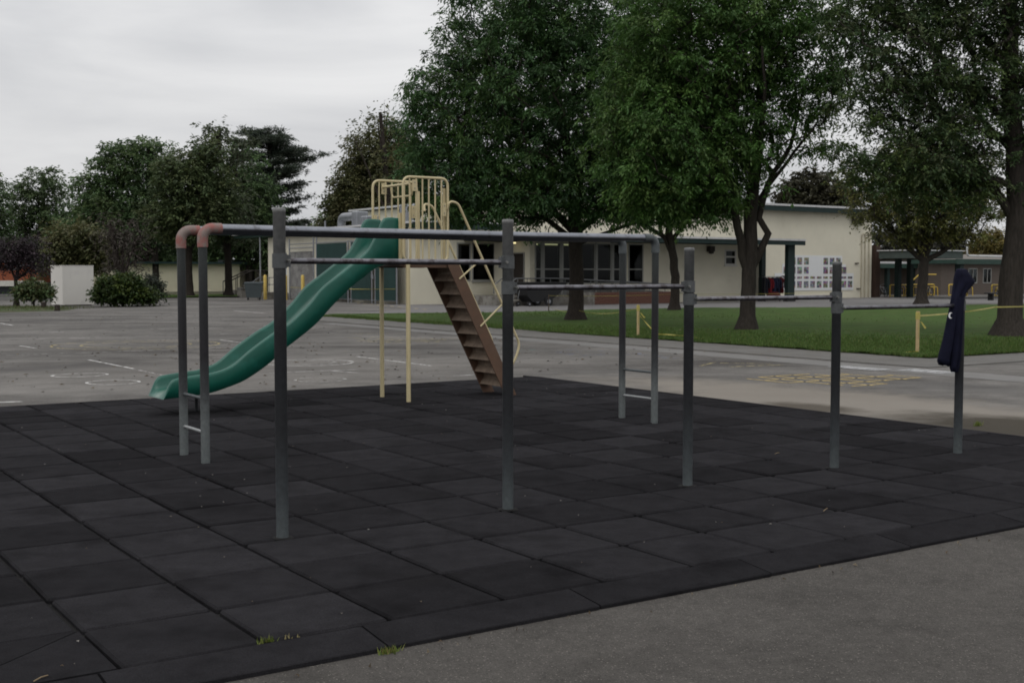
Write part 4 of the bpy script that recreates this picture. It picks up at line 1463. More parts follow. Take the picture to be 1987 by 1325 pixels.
# ---- poster board on the hall wall
def pa_(x): return 56.94 + (x - 1503) * (64.52 - 56.94) / 152
def pz_(y): return 2.78 - (y - 497) * 2.275 / 66
pboard = thing('poster_board', 'stepped white display board with rows of small colourful pictures on the hall wall', 'display board', 60.7, 50.97, .5)
yb = 50.96
for (x0, x1, y0, y1) in ((1503, 1656, 530, 563.4), (1516.8, 1640, 512.4, 529.9), (1524.6, 1632.5, 495.8, 512.3)):
    part('board', MB().box(pa_(x0), pa_(x1), yb, yb + .03, pz_(y1), pz_(y0)), M_board, pboard)
cols = [795, 862, 930, 993, 1058, 1122, 1186, 1250, 1313, 1378, 1437, 1500]
cells = [(x, 797, 820) for x in cols] + [(x, 843, 908) for x in cols] + [(x, 703, 770) for x in cols if 860 < x < 1100 or 1200 < x < 1450] + [(x, 612, 680) for x in cols if 900 < x < 1100 or 1200 < x < 1400]
for (x, y0, y1) in cells:
    X0, X1 = 1350 + x / 5.097, 1350 + (x + 46) / 5.097
    a0, a1, zt, zb = pa_(X0), pa_(X1), pz_(380 + y0 / 5.097), pz_(380 + y1 / 5.097)
    m2 = MB().box(-(a1 - a0) / 2, (a1 - a0) / 2, -.006, 0, -(zt - zb) / 2, (zt - zb) / 2).mesh('picture')
    m2.materials.append(M_pic)
    o = bpy.data.objects.new('picture', m2); COL.objects.link(o); o.parent = pboard
    o.location = ((a0 + a1) / 2 - 60.7, yb - .003 - 50.97, (zt + zb) / 2 - .5)

# ---- clothes rack with jackets
rk = thing('clothes_rack', 'black rolling clothes rack in the corner of the hall wall', 'clothes rack', 52.5, 46.7)
for x in (51.45, 53.25):
    part('end_frame', MB().tube(rounded([(x, 46.45, .1), (x, 46.45, 1.45), (x, 46.95, 1.45), (x, 46.95, .1)], .18, 5), .03, 8), M_black, rk)
    for y in (46.45, 46.95):
        part('caster', MB().tube([(x - .03, y, Z0 + .07), (x + .03, y, Z0 + .07)], .07, 10), M_black, rk)
part('hanging_rail', MB().tube([(51.45, 46.7, 1.42), (53.25, 46.7, 1.42)], .025, 8), M_metal, rk)
part('base_shelf', MB().box(51.45, 53.25, 46.47, 46.93, .10, .15), M_metal, rk)
jc = [((.012, .012, .02), 'black jacket hanging at the left end of the clothes rack'), ((.16, .012, .018), 'bright red jacket hanging second on the clothes rack'),
      ((.018, .022, .05), 'navy jacket with pale edge hanging mid rack'), ((.012, .014, .035), 'dark blue jacket hanging right of mid rack'),
      ((.10, .012, .015), 'dark red jacket hanging at the right end of the clothes rack')]
for k, (c, lab) in enumerate(jc):
    x = 51.72 + k * .33
    secs = []
    for (z, hw_, hd) in ((1.38, .05, .05), (1.34, .09, .20), (1.2, .13, .24), (.9, .12, .22), (.6 - .1 * (k % 2), .13, .24), (.42 - .1 * (k % 2), .12, .22)):
        secs.append([(x + hw_ * math.cos(t) + .03 * math.sin(7 * z + k), 46.7 + hd * math.sin(t) * (1 + .12 * math.sin(5 * t + k)), z) for t in np.linspace(0, 2 * math.pi, 15)[:-1]])
    mj = mat('jacket_cloth_%d' % k, c, .9, var=.3, scale=6)
    jt = thing('hanging_jacket', lab, 'jacket', x, 46.7, .4, group='jackets on the clothes rack')
    part('body', MB().loft(secs), mj, jt)
    part('sleeve', MB().tube([(x + .10, 46.53, 1.28), (x + .15, 46.48, 1.0), (x + .13, 46.47, .72)], [.06, .065, .05], 8), mj, jt)
    part('hanger', MB().tube([(x, 46.7, 1.37), (x, 46.7, 1.46)], .008, 6), M_metal, jt)
bag = MB().loft([[(52.35 + w_ * math.cos(t), 46.6 + w_ * .5 * math.sin(t), z) for t in np.linspace(0, 6.283, 13)[:-1]] for z, w_ in ((.155, .5), (.3, .55), (.45, .45), (.52, .2))])
solo('clothes_pile', bag, mat('dark_red_cloth', (.09, .012, .014), .9), 'heap of dark red clothes on the bottom shelf of the rack', 'clothes', 52.35, 46.6, .155)

# ---- chain-link fence with green screens
fe = thing('chain_link_fence', 'tall chain-link fence with dark green screens beside the school wall', 'fence', 29.6, 59)
M_screen = mat('green_screen', (.012, .036, .032), .8, var=.2, scale=1.5)
FZ = 3.45
bs = [52.1, 54.6, 55.0, 57.6, 58.0, 62.3, 62.75, 66.4]
for b in bs:
    part('post', MB().tube([(29.6, b, Z0), (29.6, b, FZ + (.35 if b > 62 else .05))], .05, 8), M_metal, fe)
for (p, q, z) in ((52.1, 66.4, FZ), (52.1, 62.3, .12), (62.75, 66.4, FZ - .25), (52.1, 54.6, 1.6), (55.0, 57.6, 1.6)):
    part('rail', MB().tube([(29.6, p, z), (29.6, q, z)], .03, 6), M_metal, fe)
for (p, q) in ((52.15, 54.5), (55.1, 57.5), (58.1, 62.2)):
    part('screen', MB().box(29.55, 29.56, p, q, .15, FZ - .05), M_screen, fe)
wm = MB()
for k in range(-18, 26):
    p0, p1 = 62.75 + k * .2, 62.75 + k * .2 + 3.4
    for s in (0, 1):
        lo, hi = max(p0, 62.75), min(p1, 66.4)
        if hi <= lo: continue
        f0, f1 = (lo - p0) / 3.4, (hi - p0) / 3.4
        za, zb_ = (f0, f1) if s == 0 else (1 - f0, 1 - f1)
        wm.tube([(29.62, lo, .05 + za * 3.3), (29.62, hi, .05 + zb_ * 3.3)], .005, 3, False, False)
part('wire_mesh', wm, M_metal, fe, kind='stuff')
part('gate_latch', MB().box(29.5, 29.549, 54.7, 54.95, 1.3, 1.55), M_metal, fe)
# bollards
for (a, b, lab) in ((28.6, 68.0, 'yellow bollard beside the grey dumpster'), (29.1, 65.9, 'yellow bollard before the stained concrete wall, nearer one'), (29.25, 63.6, 'yellow bollard half hidden behind the green slide')):
    bm_ = MB().lathe([(.11, Z0 - .1), (.11, 1.42), (.09, 1.50), (.03, 1.53)], 12, a, b)
    solo('bollard', bm_, M_cyel, lab, 'bollard', a, b, group='yellow bollards by the service door')
# dumpster
M_dump = mat('grey_green_dumpster', (.055, .068, .072), .55, 0, var=.12, scale=2)
dm = thing('dumpster', 'dark grey wheeled dumpster by the yellow bollard', 'dumpster', 27.55, 67.3)
dm.rotation_euler = (0, 0, .15)
ORG[dm.name] = (0, 0, GZ)
q0 = [(-.56, -.4), (.56, -.4), (.56, .4), (-.56, .4)]
rings = [[(x * s_, y * s_, z) for x, y in q0] for z, s_ in ((.10, .78), (.5, .88), (.92, 1.0), (.95, 1.05), (1.0, 1.05))]
part('body', MB().loft(rings, False, True), M_dump, dm)
part('lid', MB().loft([[(x * s_, y * s_, z) for x, y in q0] for z, s_ in ((1.003, 1.07), (1.04, 1.06), (1.08, .9))], False, True), M_dump, dm)
for x in (-.36, .36):
    for y in (-.25, .25):
        part('wheel', MB().tube([(x - .04, y, GZ + .075), (x + .04, y, GZ + .075)], .075, 10).box(x - .02, x + .02, y - .03, y + .03, GZ + .08, .11), M_black, dm)

# ---- low cream classroom far left, with stairs
pc = thing('portable_classroom', 'long low cream classroom behind the trees at far left', 'building', 28, 88)
part('wall', MB().box(20, 34.6, 88, 96, Z0 - .1, 2.40), M_cream2, pc)
rf = part('roof', MB().box(19.6, 35.0, 87.75, 96.4, 2.41, 2.50), M_teal, pc)
part('fascia', MB().box(19.5, 35.1, 87.62, 87.745, 2.38, 2.54), mat('teal_fascia', (.025, .05, .05), .6), rf)
part('sill_strip', MB().box(20, 34.6, 87.93, 87.999, .1, .22), mat('skirting', (.30, .28, .22), .8), pc)
pc2 = thing('portable_classroom', 'small tan classroom with dark doorway between the classroom and service door', 'building', 37, 92)
wall2 = MB()
wall_open(wall2, 35.8, 44, Z0 - .1, 2.6, 92, 92.2, [(36.6, 37.5, .3, 2.3), (38.7, 39.8, 1.0, 2.1), (41.2, 42.0, .3, 2.2)])
wall2.box(35.8, 44, 94.5, 94.7, Z0 - .1, 2.6)
part('wall', wall2, M_cream2, pc2)
part('roof', MB().box(35.4, 44.4, 91.5, 95.2, 2.61, 2.78), M_teal, pc2)
part('door', MB().box(36.6, 37.5, 92.08, 92.14, .3, 2.3), M_door, pc2)
part('door', MB().box(41.2, 42.0, 92.08, 92.14, .3, 2.2), M_door, pc2)
window(pc2, 38.7, 39.8, 1.0, 2.1, 91.99, M_wframe, .06)
stp = thing('entry_steps', 'dark railed steps leading to the classrooms behind the dumpster', 'steps', 33.5, 85)
for k in range(4):
    part('step', MB().box(32.6 + k * .42, 33.0 + k * .42, 84.4, 85.6, Z0 + .2 * k, .15 + .2 * k), M_gconc, stp)
for b in (84.4, 85.6):
    h3 = part('handrail', MB().tube([(32.3, b, 1.0), (34.2, b, 1.85), (35.8, b, 1.85)], .05, 6), M_door, stp)
    for k in range(7):
        x = 32.3 + k * .58
        part('baluster', MB().tube([(x, b, Z0), (x, b, min(1.0 + (x - 32.3) * .45, 1.85))], .03, 5), M_door, h3)
hb = thing('utility_box', 'pale utility cabinet standing beyond the dumpster', 'cabinet', 30.6, 76)
part('body', MB().cbox(30.0, 30.9, 75.8, 76.6, Z0, .55, .03), M_gconc, hb)
part('lid', MB().box(29.95, 30.95, 75.75, 76.65, .551, .6), M_conc, hb)

# ---- white box
wb = thing('storage_box', 'large plain white box beside the round green bush', 'box', -22.82, 61.43, world=True, rz=R(43.8))
ORG[wb.name] = (0, 0, GZ)
M_wbox = mat('white_box_paint', (.60, .58, .54), .8, var=.05, scale=.9, col2=(.54, .52, .49), two=.62)
part('body', MB().cbox(0, 1.66, 0, 1.39, GZ + .06, 1.98, .012), M_wbox, wb)
part('skid', MB().box(.1, 1.56, .1, 1.29, GZ, GZ + .058), mat('skid_wood', (.06, .05, .04), .9), wb)
part('lid', MB().box(-.012, 1.672, -.012, 1.402, 1.981, 2.02), M_wbox, wb)
# ---- orange building behind the plum tree
ob = thing('orange_building', 'low orange building with white band behind the purple leaved tree', 'building', -37, 86, world=True)
M_or = mat('orange_wall', (.24, .070, .034), .8, var=.12, scale=.8)
part('wall', MB().box(-46, -33.6, 86, 92, 1.0, 2.25), M_or, ob)
part('band', MB().box(-46, -33.2, 85.9, 85.999, .72, 1.12), mat('white_band', (.5, .48, .44), .8), ob)
part('base', MB().box(-46, -31.9, 86.02, 92, GZ - .1, .999), mat('dark_base', (.012, .013, .016), .7), ob)
part('roof', MB().box(-46.3, -33.4, 85.7, 92.3, 2.251, 2.36), mat('orange_roof', (.28, .07, .03), .8), ob)
for x in (-44, -41.5, -39):
    part('pillar', MB().box(x - .15, x + .15, 85.8, 85.899, GZ, 1.0), M_or, ob)
ks = thing('low_wall', 'long low pale kerb wall before the orange building', 'wall', -30, 74, world=True)
part('wall', MB().box(-38, -25.6, 74, 74.35, GZ - .05, .28), M_conc, ks)
part('coping', MB().box(-38, -25.55, 73.97, 74.38, .281, .34), M_conc, ks)
pl = MB().tube([(-43.0, 100, 0), (-43.0, 100, 8.0)], .09, 8)
lp_ = thing('light_pole', 'thin light pole at the far left edge of the court', 'pole', -43, 100, world=True)
part('pole', MB().tube([(-43.0, 100, -.1), (-43.0, 100, 5.2)], [.10, .06], 8), M_metal, lp_)
part('lamp_head', MB().cbox(-43.4, -42.9, 99.85, 100.15, 5.2, 5.35, .03), M_metal, lp_)

# ---- right side: covered walks, racks, houses
def canopy(label, a0, a1, b0, b1, zu, zt, posts, pm, top=None, roofm=None):
    c = thing('covered_walkway', label, 'walkway roof', (a0 + a1) / 2, b0)
    rf = part('roof', MB().box(a0, a1, b0 + .12, b1, zu + .04, zt - .02), pm, c)
    part('fascia', MB().box(a0 - .05, a1 + .05, b0, b0 + .11, zu, zt), pm, rf)
    if top: part('roof_edge', MB().box(a0 - .05, a1 + .05, b0 - .02, b0 + .5, zt + .003, zt + top), M_roof, rf)
    for (a, b, wd) in posts:
        part('post', MB().box(a - wd / 2, a + wd / 2, b - wd / 2, b + wd / 2, Z0, zu + .038), M_teal, c)
    return c
canopy('dark green flat canopy attached past the hall corner', 67.4, 73.0, 49.8, 54, 3.05, 3.28, [(68.3, 50.2, .34), (69.6, 50.2, .34), (72.5, 53.5, .25)], M_teal)
canopy('long pale topped walkway roof behind the olive tree', 73, 92, 57, 61, 2.05, 2.40, [(76.0, 57.4, .3), (79.3, 57.4, .3), (84.5, 57.4, .3), (75, 60.6, .25), (82, 60.6, .25), (88, 57.4, .3)], M_tealg, .16)
canopy('green walkway roof at the right edge behind the jacket', 65.6, 90, 43.4, 47, 2.22, 2.55, [(66.3, 43.75, .36), (70.0, 46.6, .26), (66.4, 46.6, .26), (76, 43.75, .26), (82, 43.75, .26)], M_tealg)
uc = thing('rooftop_shed', 'dark green raised roof section with white pipe above the right walkway', 'roof section', 69, 48.5, 2.65)
part('body', MB().box(66.0, 71.4, 47.2, 50, 2.65, 3.15), mat('grey_green_wall', (.06, .075, .068), .8), uc)
part('cap', MB().box(65.9, 71.5, 47.1, 50.1, 3.151, 3.22), M_roof, uc)
part('pipe', MB().tube(rounded([(71.55, 47.0, 3.5), (71.55, 47.0, 2.85), (80, 47.0, 2.78)], .25, 4), .06, 8), M_roof, uc)
M_house = mat('tan_siding', (.105, .086, .073), .9, var=.06, scale=.8)
hs1 = thing('house', 'tan house with two white framed windows seen under the right canopy', 'house', 84, 55)
hwm = MB()
wall_open(hwm, 79.2, 94, Z0 - .1, 2.6, 54.8, 55, [(82.6, 83.75, .85, 2.05), (84.5, 85.6, .85, 2.05)])
hwm.box(79.2, 79.4, 55, 62, Z0 - .1, 2.6)
part('wall', hwm, M_house, hs1)
part('gable', MB().extrude([(79.2, 54.85, 2.6), (79.2, 62, 2.6), (79.2, 58.4, 3.1)], [(79.4, 54.85, 2.6), (79.4, 62, 2.6), (79.4, 58.4, 3.1)]), M_house, hs1)
part('roof', MB().extrude([(78.6, 54.3, 2.45), (78.6, 58.4, 3.25), (78.6, 62.5, 2.45), (78.6, 58.4, 3.1)], [(94.4, 54.3, 2.45), (94.4, 58.4, 3.25), (94.4, 62.5, 2.45), (94.4, 58.4, 3.1)]), mat('pale_shingle', (.15, .135, .12), .9), hs1)
part('room', MB().box(79.5, 93, 57, 57.1, Z0, 2.4), M_in, hs1)
for (p, q) in ((82.6, 83.75), (84.5, 85.6)):
    window(hs1, p, q, .85, 2.05, 54.79, M_frame, .07)
    part('mullion', MB().box((p + q) / 2 - .03, (p + q) / 2 + .03, 54.75, 54.785, .9, 2.0), M_frame, hs1)
hs2 = thing('house', 'cream house with peach roof beyond the yellow bike racks', 'house', 84, 64)
part('wall', MB().box(80.5, 88, 64, 70, Z0 - .1, 1.7), mat('cream_house', (.36, .32, .26), .9), hs2)
part('garage_door', MB().box(82.2, 85.4, 63.93, 63.999, Z0, 1.5), mat('garage_white', (.42, .41, .39), .8), hs2)
part('roof', MB().extrude([(80, 63.3, 1.71), (80, 67, 3.0), (80, 70.7, 1.71)], [(88.5, 63.3, 1.71), (88.5, 67, 3.0), (88.5, 70.7, 1.71)]), mat('peach_shingle', (.40, .25, .17), .9), hs2)

def rack(label, a, b, n, L):
    t_ = thing('bike_rack', label, 'bike rack', a, b, group='yellow bicycle racks under the canopies')
    part('frame', MB().tube(rounded([(a, b, Z0), (a, b, .8), (a + L, b, .8), (a + L, b, Z0)], .12, 4), .05, 8), M_yellow, t_)
    part('base_bar', MB().tube([(a, b, .02), (a + L, b, .02)], .04, 6), M_yellow, t_)
    for k in range(n):
        x = a + L * (k + .5) / n
        part('loop', MB().tube(rounded([(x, b, .02), (x, b - .1, .62), (x + .35, b - .45, .62), (x + .35, b - .5, Z0)], .1, 3), .035, 6), M_yellow, t_)
rack('yellow bike rack nearest the hall corner', 69.2, 51.6, 2, 2.2)
rack('tall yellow bike rack left of the olive tree trunk', 72.6, 53.0, 3, 3.4)
rack('yellow bike rack right of the olive tree trunk', 75.6, 51.4, 3, 2.2)
rack('yellow bike rack left of the far right tree trunk', 75.9, 48.0, 3, 2.3)
rack('yellow bike rack at the right edge of the picture', 79.5, 47.2, 3, 3.0)
part('high_bar', MB().tube(rounded([(73.0, 53.0, .8), (74.2, 53.0, 1.55), (76.2, 53.0, 1.55)], .1, 3), .05, 6), M_yellow, bpy.data.objects['bike_rack.001'])
def bike(a, b, rz, c, lab):
    t_ = thing('bicycle', lab, 'bicycle', a, b, group='bicycles in the racks')
    t_.rotation_euler = (0, 0, TH + rz)
    ORG[t_.name] = (0, 0, GZ)
    for x in (-.5, .5):
        tr = [(x + .31 * math.cos(u), 0, GZ + .32 + .31 * math.sin(u)) for u in np.linspace(0, 2 * math.pi, 19)]
        w_ = part('wheel', MB().tube(tr, .03, 5, True, False), M_black, t_)
        sp_ = MB()
        for u in np.linspace(0, math.pi, 6)[:-1]:
            sp_.tube([(x - .3 * math.cos(u), 0, GZ + .32 - .3 * math.sin(u)), (x + .3 * math.cos(u), 0, GZ + .32 + .3 * math.sin(u))], .006, 3)
        part('spokes', sp_, M_metal, w_, kind='stuff')
    fm = MB()
    for p, q in (((-.5, .32), (-.1, .32)), ((-.1, .32), (-.22, .72)), ((-.5, .32), (-.2, .66)), ((-.2, .66), (.32, .7)), ((-.1, .32), (.34, .62)), ((.30, .80), (.5, .32))):
        fm.tube([(p[0], 0, GZ + p[1]), (q[0], 0, GZ + q[1])], .022, 6)
    part('frame', fm, mat('bike_' + str(c), c, .4), t_)
    part('handlebar', MB().tube([(.22, -.26, GZ + .92), (.30, -.2, GZ + .88), (.29, 0, GZ + .84), (.30, .2, GZ + .88), (.22, .26, GZ + .92)], .016, 6), M_metal, t_)
    part('saddle', MB().loft([[(-.36, w_ * s, GZ + z) for s, z in ((-1, .76), (1, .76), (.8, .81), (-.8, .81))] if False else [(x, -w_, GZ + .75), (x, w_, GZ + .75), (x, w_ * .7, GZ + .80), (x, -w_ * .7, GZ + .80)] for x, w_ in ((-.36, .06), (-.28, .09), (-.12, .03))], False), M_black, t_)
for a, b, rz, c, lab in ((69.6, 52.6, 1.2, (.30, .32, .36), 'silver bicycle nearest the hall corner in the yellow racks'), (71.6, 52.4, 1.4, (.16, .10, .22), 'purple framed bicycle under the dark canopy, second from the hall corner'),
        (73.6, 52.2, 1.0, (.05, .12, .28), 'blue bicycle in the racks left of the olive tree trunk'), (74.6, 52.6, 1.3, (.3, .3, .3), 'pale grey bicycle just left of the olive tree trunk'),
        (76.7, 51.2, 1.3, (.35, .10, .08), 'red bicycle in the rack right of the olive tree trunk'), (77.0, 48.2, .9, (.28, .22, .12), 'tan bicycle in the rack left of the far right trunk')):
    bike(a, b, rz, c, lab)
bn = thing('bench', 'black backless bench before the right walkway', 'bench', 66.5, 40.5)
part('seat', MB().cbox(64.6, 67.4, 40.3, 40.75, .36, .44, .02), M_black, bn)
for x in (65.0, 67.0):
    part('leg', MB().box(x - .06, x + .06, 40.35, 40.7, Z0, .359), M_black, bn)

# ---- stakes and caution tape on the lawn
M_stake = mat('raw_pine_stake', (.42, .31, .17), .85, var=.2, scale=12)
M_tape = mat('yellow_caution_tape', (.36, .31, .08), .5, var=.3, scale=4, spec=.4)
M_rod = mat('rusty_rod', (.07, .05, .04), .8)
def stake(a, b, h, lab):
    t_ = thing('wooden_stake', lab, 'stake', a, b, group='wooden stakes on the lawn')
    part('stick', MB().box(a - .02, a + .02, b - .028, b + .028, GZ, h), M_stake, t_)
    kn = MB().box(a - .026, a + .026, b - .034, b + .034, h - .16, h - .02)
    part('tape_wrap', kn, M_tape, t_)
    tl = MB()
    tl.add([(a + .02, b - .04, h - .2), (a + .06, b - .05, h - .21), (a + .18, b - .07, h - .33), (a + .14, b - .06, h - .35)], [(0, 1, 2, 3)])
    tl.add([(a - .02, b - .04, h - .22), (a - .05, b - .05, h - .22), (a - .06, b - .07, h - .5), (a - .03, b - .06, h - .5)], [(0, 1, 2, 3)])
    part('tape_tail', tl, M_tape, t_, kind='stuff')
stake(18.64, 10.05, .83, 'pale wooden stake with yellow tape near the lawn corner')
stake(18.45, 18.45, .79, 'pale wooden stake with trailing yellow tape mid lawn edge')
def rod(a, b, h, lab):
    solo('steel_rod', MB().tube([(a, b, GZ), (a, b, h)], .022, 6), M_rod, lab, 'rod', a, b, group='thin rods holding the tape')
rod(28.5, 36.5, .72, 'thin dark rod standing before the black tilt cart')
rod(43.0, 33.3, .80, 'thin dark rod on the lawn before the hall corner')
rod(35.2, 36.2, .7, 'slanting thin rod before the small high window')
def tape(pts, lab, sag=.06, wd=.034):
    mb = MB()
    for p, q in zip(pts[:-1], pts[1:]):
        n = 14
        P0, P1 = Vector(p), Vector(q)
        row = []
        for k in range(n + 1):
            t = k / n
            c = P0.lerp(P1, t) - Vector((0, 0, sag * 4 * t * (1 - t)))
            tw = .5 * math.sin(t * 9)
            row.append((c, tw))
        vs = []
        for c, tw in row:
            vs += [(c.x + .5 * wd * math.sin(tw), c.y, c.z - wd / 2 * math.cos(tw)), (c.x - .5 * wd * math.sin(tw), c.y, c.z + wd / 2 * math.cos(tw))]
        mb.add(vs, [(2 * k, 2 * k + 1, 2 * k + 3, 2 * k + 2) for k in range(n)])
    solo('caution_tape', mb, M_tape, lab, 'tape', pts[0][0], pts[0][1], GZ)
tape([(18.66, 10.05, .74), (24.9, 12.65, .76), (33, 13.5, .8)], 'yellow caution tape stretched from corner stake to the big right trunk', .03)
tape([(18.45, 18.45, .70), (23.0, 27.0, .35), (28.5, 36.5, .22)], 'yellow caution tape sagging from the mid stake towards the rod', .12, .016)
tape([(28.5, 36.5, .66), (33.6, 34.1, .72), (43.0, 33.3, .74)], 'yellow caution tape strung across the back of the lawn', .05, .012)
tape([(18.47, 18.4, .5), (18.75, 18.1, .05), (19.1, 17.5, .02), (18.6, 16.2, .0)], 'loose end of yellow tape trailing on the grass below the mid stake', .0)
tape([(18.6, 10.0, .04), (18.3, 10.3, -.01), (18.1, 10.8, -.01)], 'crumpled yellow tape at the foot of the corner stake', .0)
tape([(29.45, 66, .75), (29.45, 52, .78)], 'yellow caution tape along the green fence screens', .05)

# ================================================================== TREES
M_bark = mat('bark', (0.040, 0.033, 0.028), 0.95, var=0.35, scale=7, bump=1.0, bscale=9, spec=0.1, col2=(0.024, 0.020, 0.018), two=0.52)
M_bark2 = mat('pale_bark', (0.042, 0.036, 0.031), 0.95, var=0.4, scale=5, bump=1.0, bscale=9, spec=0.1, col2=(0.030, 0.026, 0.023), two=0.55)

for m_ in (M_bark, M_bark2):
    t_n = m_.node_tree
    tcn = [x for x in t_n.nodes if x.type == 'TEX_COORD'][0]
    mpn = t_n.nodes.new('ShaderNodeMapping')
    mpn.inputs['Scale'].default_value = (3.2, 3.2, .55)
    t_n.links.new(tcn.outputs['Object'], mpn.inputs[0])
    for x in t_n.nodes:
        if x.type == 'TEX_NOISE':
            t_n.links.new(mpn.outputs[0], x.inputs['Vector'])
def frusta(p0, p1, r0, r1, k):
    """vectorised tapered tubes; returns verts, quads"""
    n = len(p0)
    d = p1 - p0
    L = np.linalg.norm(d, axis=1, keepdims=True)
    d = d / np.maximum(L, 1e-6)
    ref = np.where(np.abs(d[:, 2:3]) < .9, np.array([[0, 0, 1.]]), np.array([[1., 0, 0]]))
    u = np.cross(d, ref); u /= np.maximum(np.linalg.norm(u, axis=1, keepdims=True), 1e-6)
    w_ = np.cross(d, u)
    t = np.arange(k) * 2 * np.pi / k
    ring = u[:, None, :] * np.cos(t)[None, :, None] + w_[:, None, :] * np.sin(t)[None, :, None]
    v = np.concatenate([p0[:, None] + ring * r0[:, None, None], p1[:, None] + ring * r1[:, None, None]], 1)
    i = np.arange(k); j = (i + 1) % k
    q = np.stack([i, j, k + j, k + i], 1)
    f = (q[None] + (np.arange(n) * 2 * k)[:, None, None]).reshape(-1, 4)
    return v.reshape(-1, 3), f
def tube_mesh(name, segs):
    vs, fs, o = [], [], 0
    for k, sel in segs:
        if len(sel[0]) == 0: continue
        v, f = frusta(*sel, k)
        vs.append(v); fs.append(f + o); o += len(v)
    if not vs:
        return None
    me = raw_mesh(name, np.concatenate(vs), np.concatenate(fs))
    me.polygons.foreach_set('use_smooth', np.ones(len(me.polygons), bool))
    return me

def grow(name, label, base, trunk, limbs, lobes, n_clump, n_leaf, leaf, cols, seed, r_trunk, group=None, cat='tree',
         clump_r=.5, droop=.5, flat=.7, bark=None, shell=2.4, twig=.008, colvar=.22, parts=('trunk', 'branches', 'crown'), flare=1.7, nodecap=4000, bare=0.0, sprays=7):
    """tree: trunk and limb polylines (metres above/around base), leaf clumps spread through ellipsoid lobes and joined
    to the nearest wood, then leaves round each clump. lobes: (x, y, z, rx, ry, rz, weight)"""
    r = np.random.default_rng(seed)
    nodes, par, fixed, chains = [], [], [], []
    def addline(pts, rad0, rad1, start=None):
        last = start
        for k, p in enumerate(pts):
            nodes.append(np.array(p, float)); par.append(last); fixed.append(rad0 + (rad1 - rad0) * k / max(1, len(pts) - 1))
            last = len(nodes) - 1
    # trunk, subdivided with slight wander and root flare
    tp = [np.array(p, float) for p in trunk]
    pts = []
    for i in range(len(tp) - 1):
        m = max(2, int(np.linalg.norm(tp[i + 1] - tp[i]) / .35))
        for k in range(m):
            pts.append(tp[i] + (tp[i + 1] - tp[i]) * k / m)
    pts.append(tp[-1])
    zt = tp[-1][2]
    last = None
    for k, p in enumerate(pts):
        rad = r_trunk * (1 - .55 * (p[2] / max(zt, .1)) ** 1.2)
        if p[2] < .6: rad *= 1 + (flare - 1) * (1 - p[2] / .6) ** 2
        nodes.append(p + (np.append(r.normal(0, .012, 2), 0) if p[2] > .3 else 0)); par.append(last); fixed.append(rad); last = len(nodes) - 1
    for lb in limbs:
        pl, r0, r1 = lb
        s = int(np.argmin([np.linalg.norm(q - np.array(pl[0])) for q in nodes]))
        pp = []
        q = [nodes[s]] + [np.array(p, float) for p in pl[1:]]
        for i in range(len(q) - 1):
            m = max(1, int(np.linalg.norm(q[i + 1] - q[i]) / .4))
            for k in range(1, m + 1):
                pp.append(q[i] + (q[i + 1] - q[i]) * k / m + r.normal(0, .02, 3))
        n0 = len(nodes)
        addline(pp, r0, r1, s)
        chains.append([s] + list(range(n0, len(nodes))))
    nfix = len(nodes)
    chains = [list(range(len(pts)))] + chains
    # clumps
    lob = np.array([l[:6] for l in lobes], float)
    wt = np.array([l[6] if len(l) > 6 else 1. for l in lobes]) * (lob[:, 3] * lob[:, 4] * lob[:, 5])
    wt /= wt.sum()
    cl = []
    md = clump_r * .75
    tries = 0
    grid = {}
    while len(cl) < n_clump and tries < n_clump * 12:
        tries += 1
        L = lob[r.choice(len(lob), p=wt)]
        d = r.normal(0, 1, 3); d /= np.linalg.norm(d)
        p = L[:3] + d * L[3:6] * r.random() ** (1 / shell)
        if p[2] < .25: continue
        key = tuple((p / md).astype(int))
        if key in grid and r.random() < .75: continue
        grid[key] = 1
        cl.append(p)
    cl = np.array(cl)
    top = nodes[min(len(pts) - 1, nfix - 1)]
    c0 = tp[-1] * .6 + tp[0] * .4
    cl = cl[np.argsort(np.linalg.norm(cl - c0, axis=1))]
    N = np.zeros((nfix + len(cl) * 3 + 5, 3)); N[:nfix] = np.array(nodes)
    par = list(par); cnt = nfix
    zmin_att = tp[-1][2] * .35 if zt > 2 else 0
    ends = []
    ok = np.zeros(len(N), bool); ok[:nfix] = N[:nfix, 2] > min(zmin_att, zt * .5)
    for c in cl:
        nn_ = N[:cnt]
        dv = c - nn_
        dist = np.linalg.norm(dv, axis=1)
        cost = dist + np.maximum(0, nn_[:, 2] - c[2] + .1) * 1.2 + (~ok[:cnt]) * 50
        i = int(np.argmin(cost))
        d = N[i]
        m1 = d + (c - d) * .38 + np.array([0, 0, dist[i] * .10]) + r.normal(0, .05 * dist[i] + .01, 3)
        m2 = d + (c - d) * .72 + np.array([0, 0, dist[i] * .10]) + r.normal(0, .05 * dist[i] + .01, 3)
        for q, pp in ((m1, i), (m2, cnt), (c, cnt + 1)):
            N[cnt] = q; par.append(pp); ok[cnt] = True; cnt += 1
            if pp == i: pass
        par[cnt - 2] = cnt - 3; par[cnt - 1] = cnt - 2
        ends.append(cnt - 1)
    N = N[:cnt]
    wgt = np.zeros(cnt)
    for e in ends: wgt[e] = 1
    for i in range(cnt - 1, -1, -1):
        if par[i] is not None: wgt[par[i]] += wgt[i]
    rad = twig * np.maximum(wgt, 1) ** .48
    fx = np.array(fixed)
    rad[:nfix] = fx
    rad[nfix:] = np.minimum(rad[nfix:], r_trunk * .5)
    pidx = np.array([-1 if p is None else p for p in par])
    has = np.where(pidx >= 0)[0]
    p0, p1 = N[pidx[has]], N[has]
    r0, r1 = np.minimum(rad[pidx[has]], np.where(has < nfix, 9, rad[has] * 1.25)), rad[has]
    tr_ = has < nfix
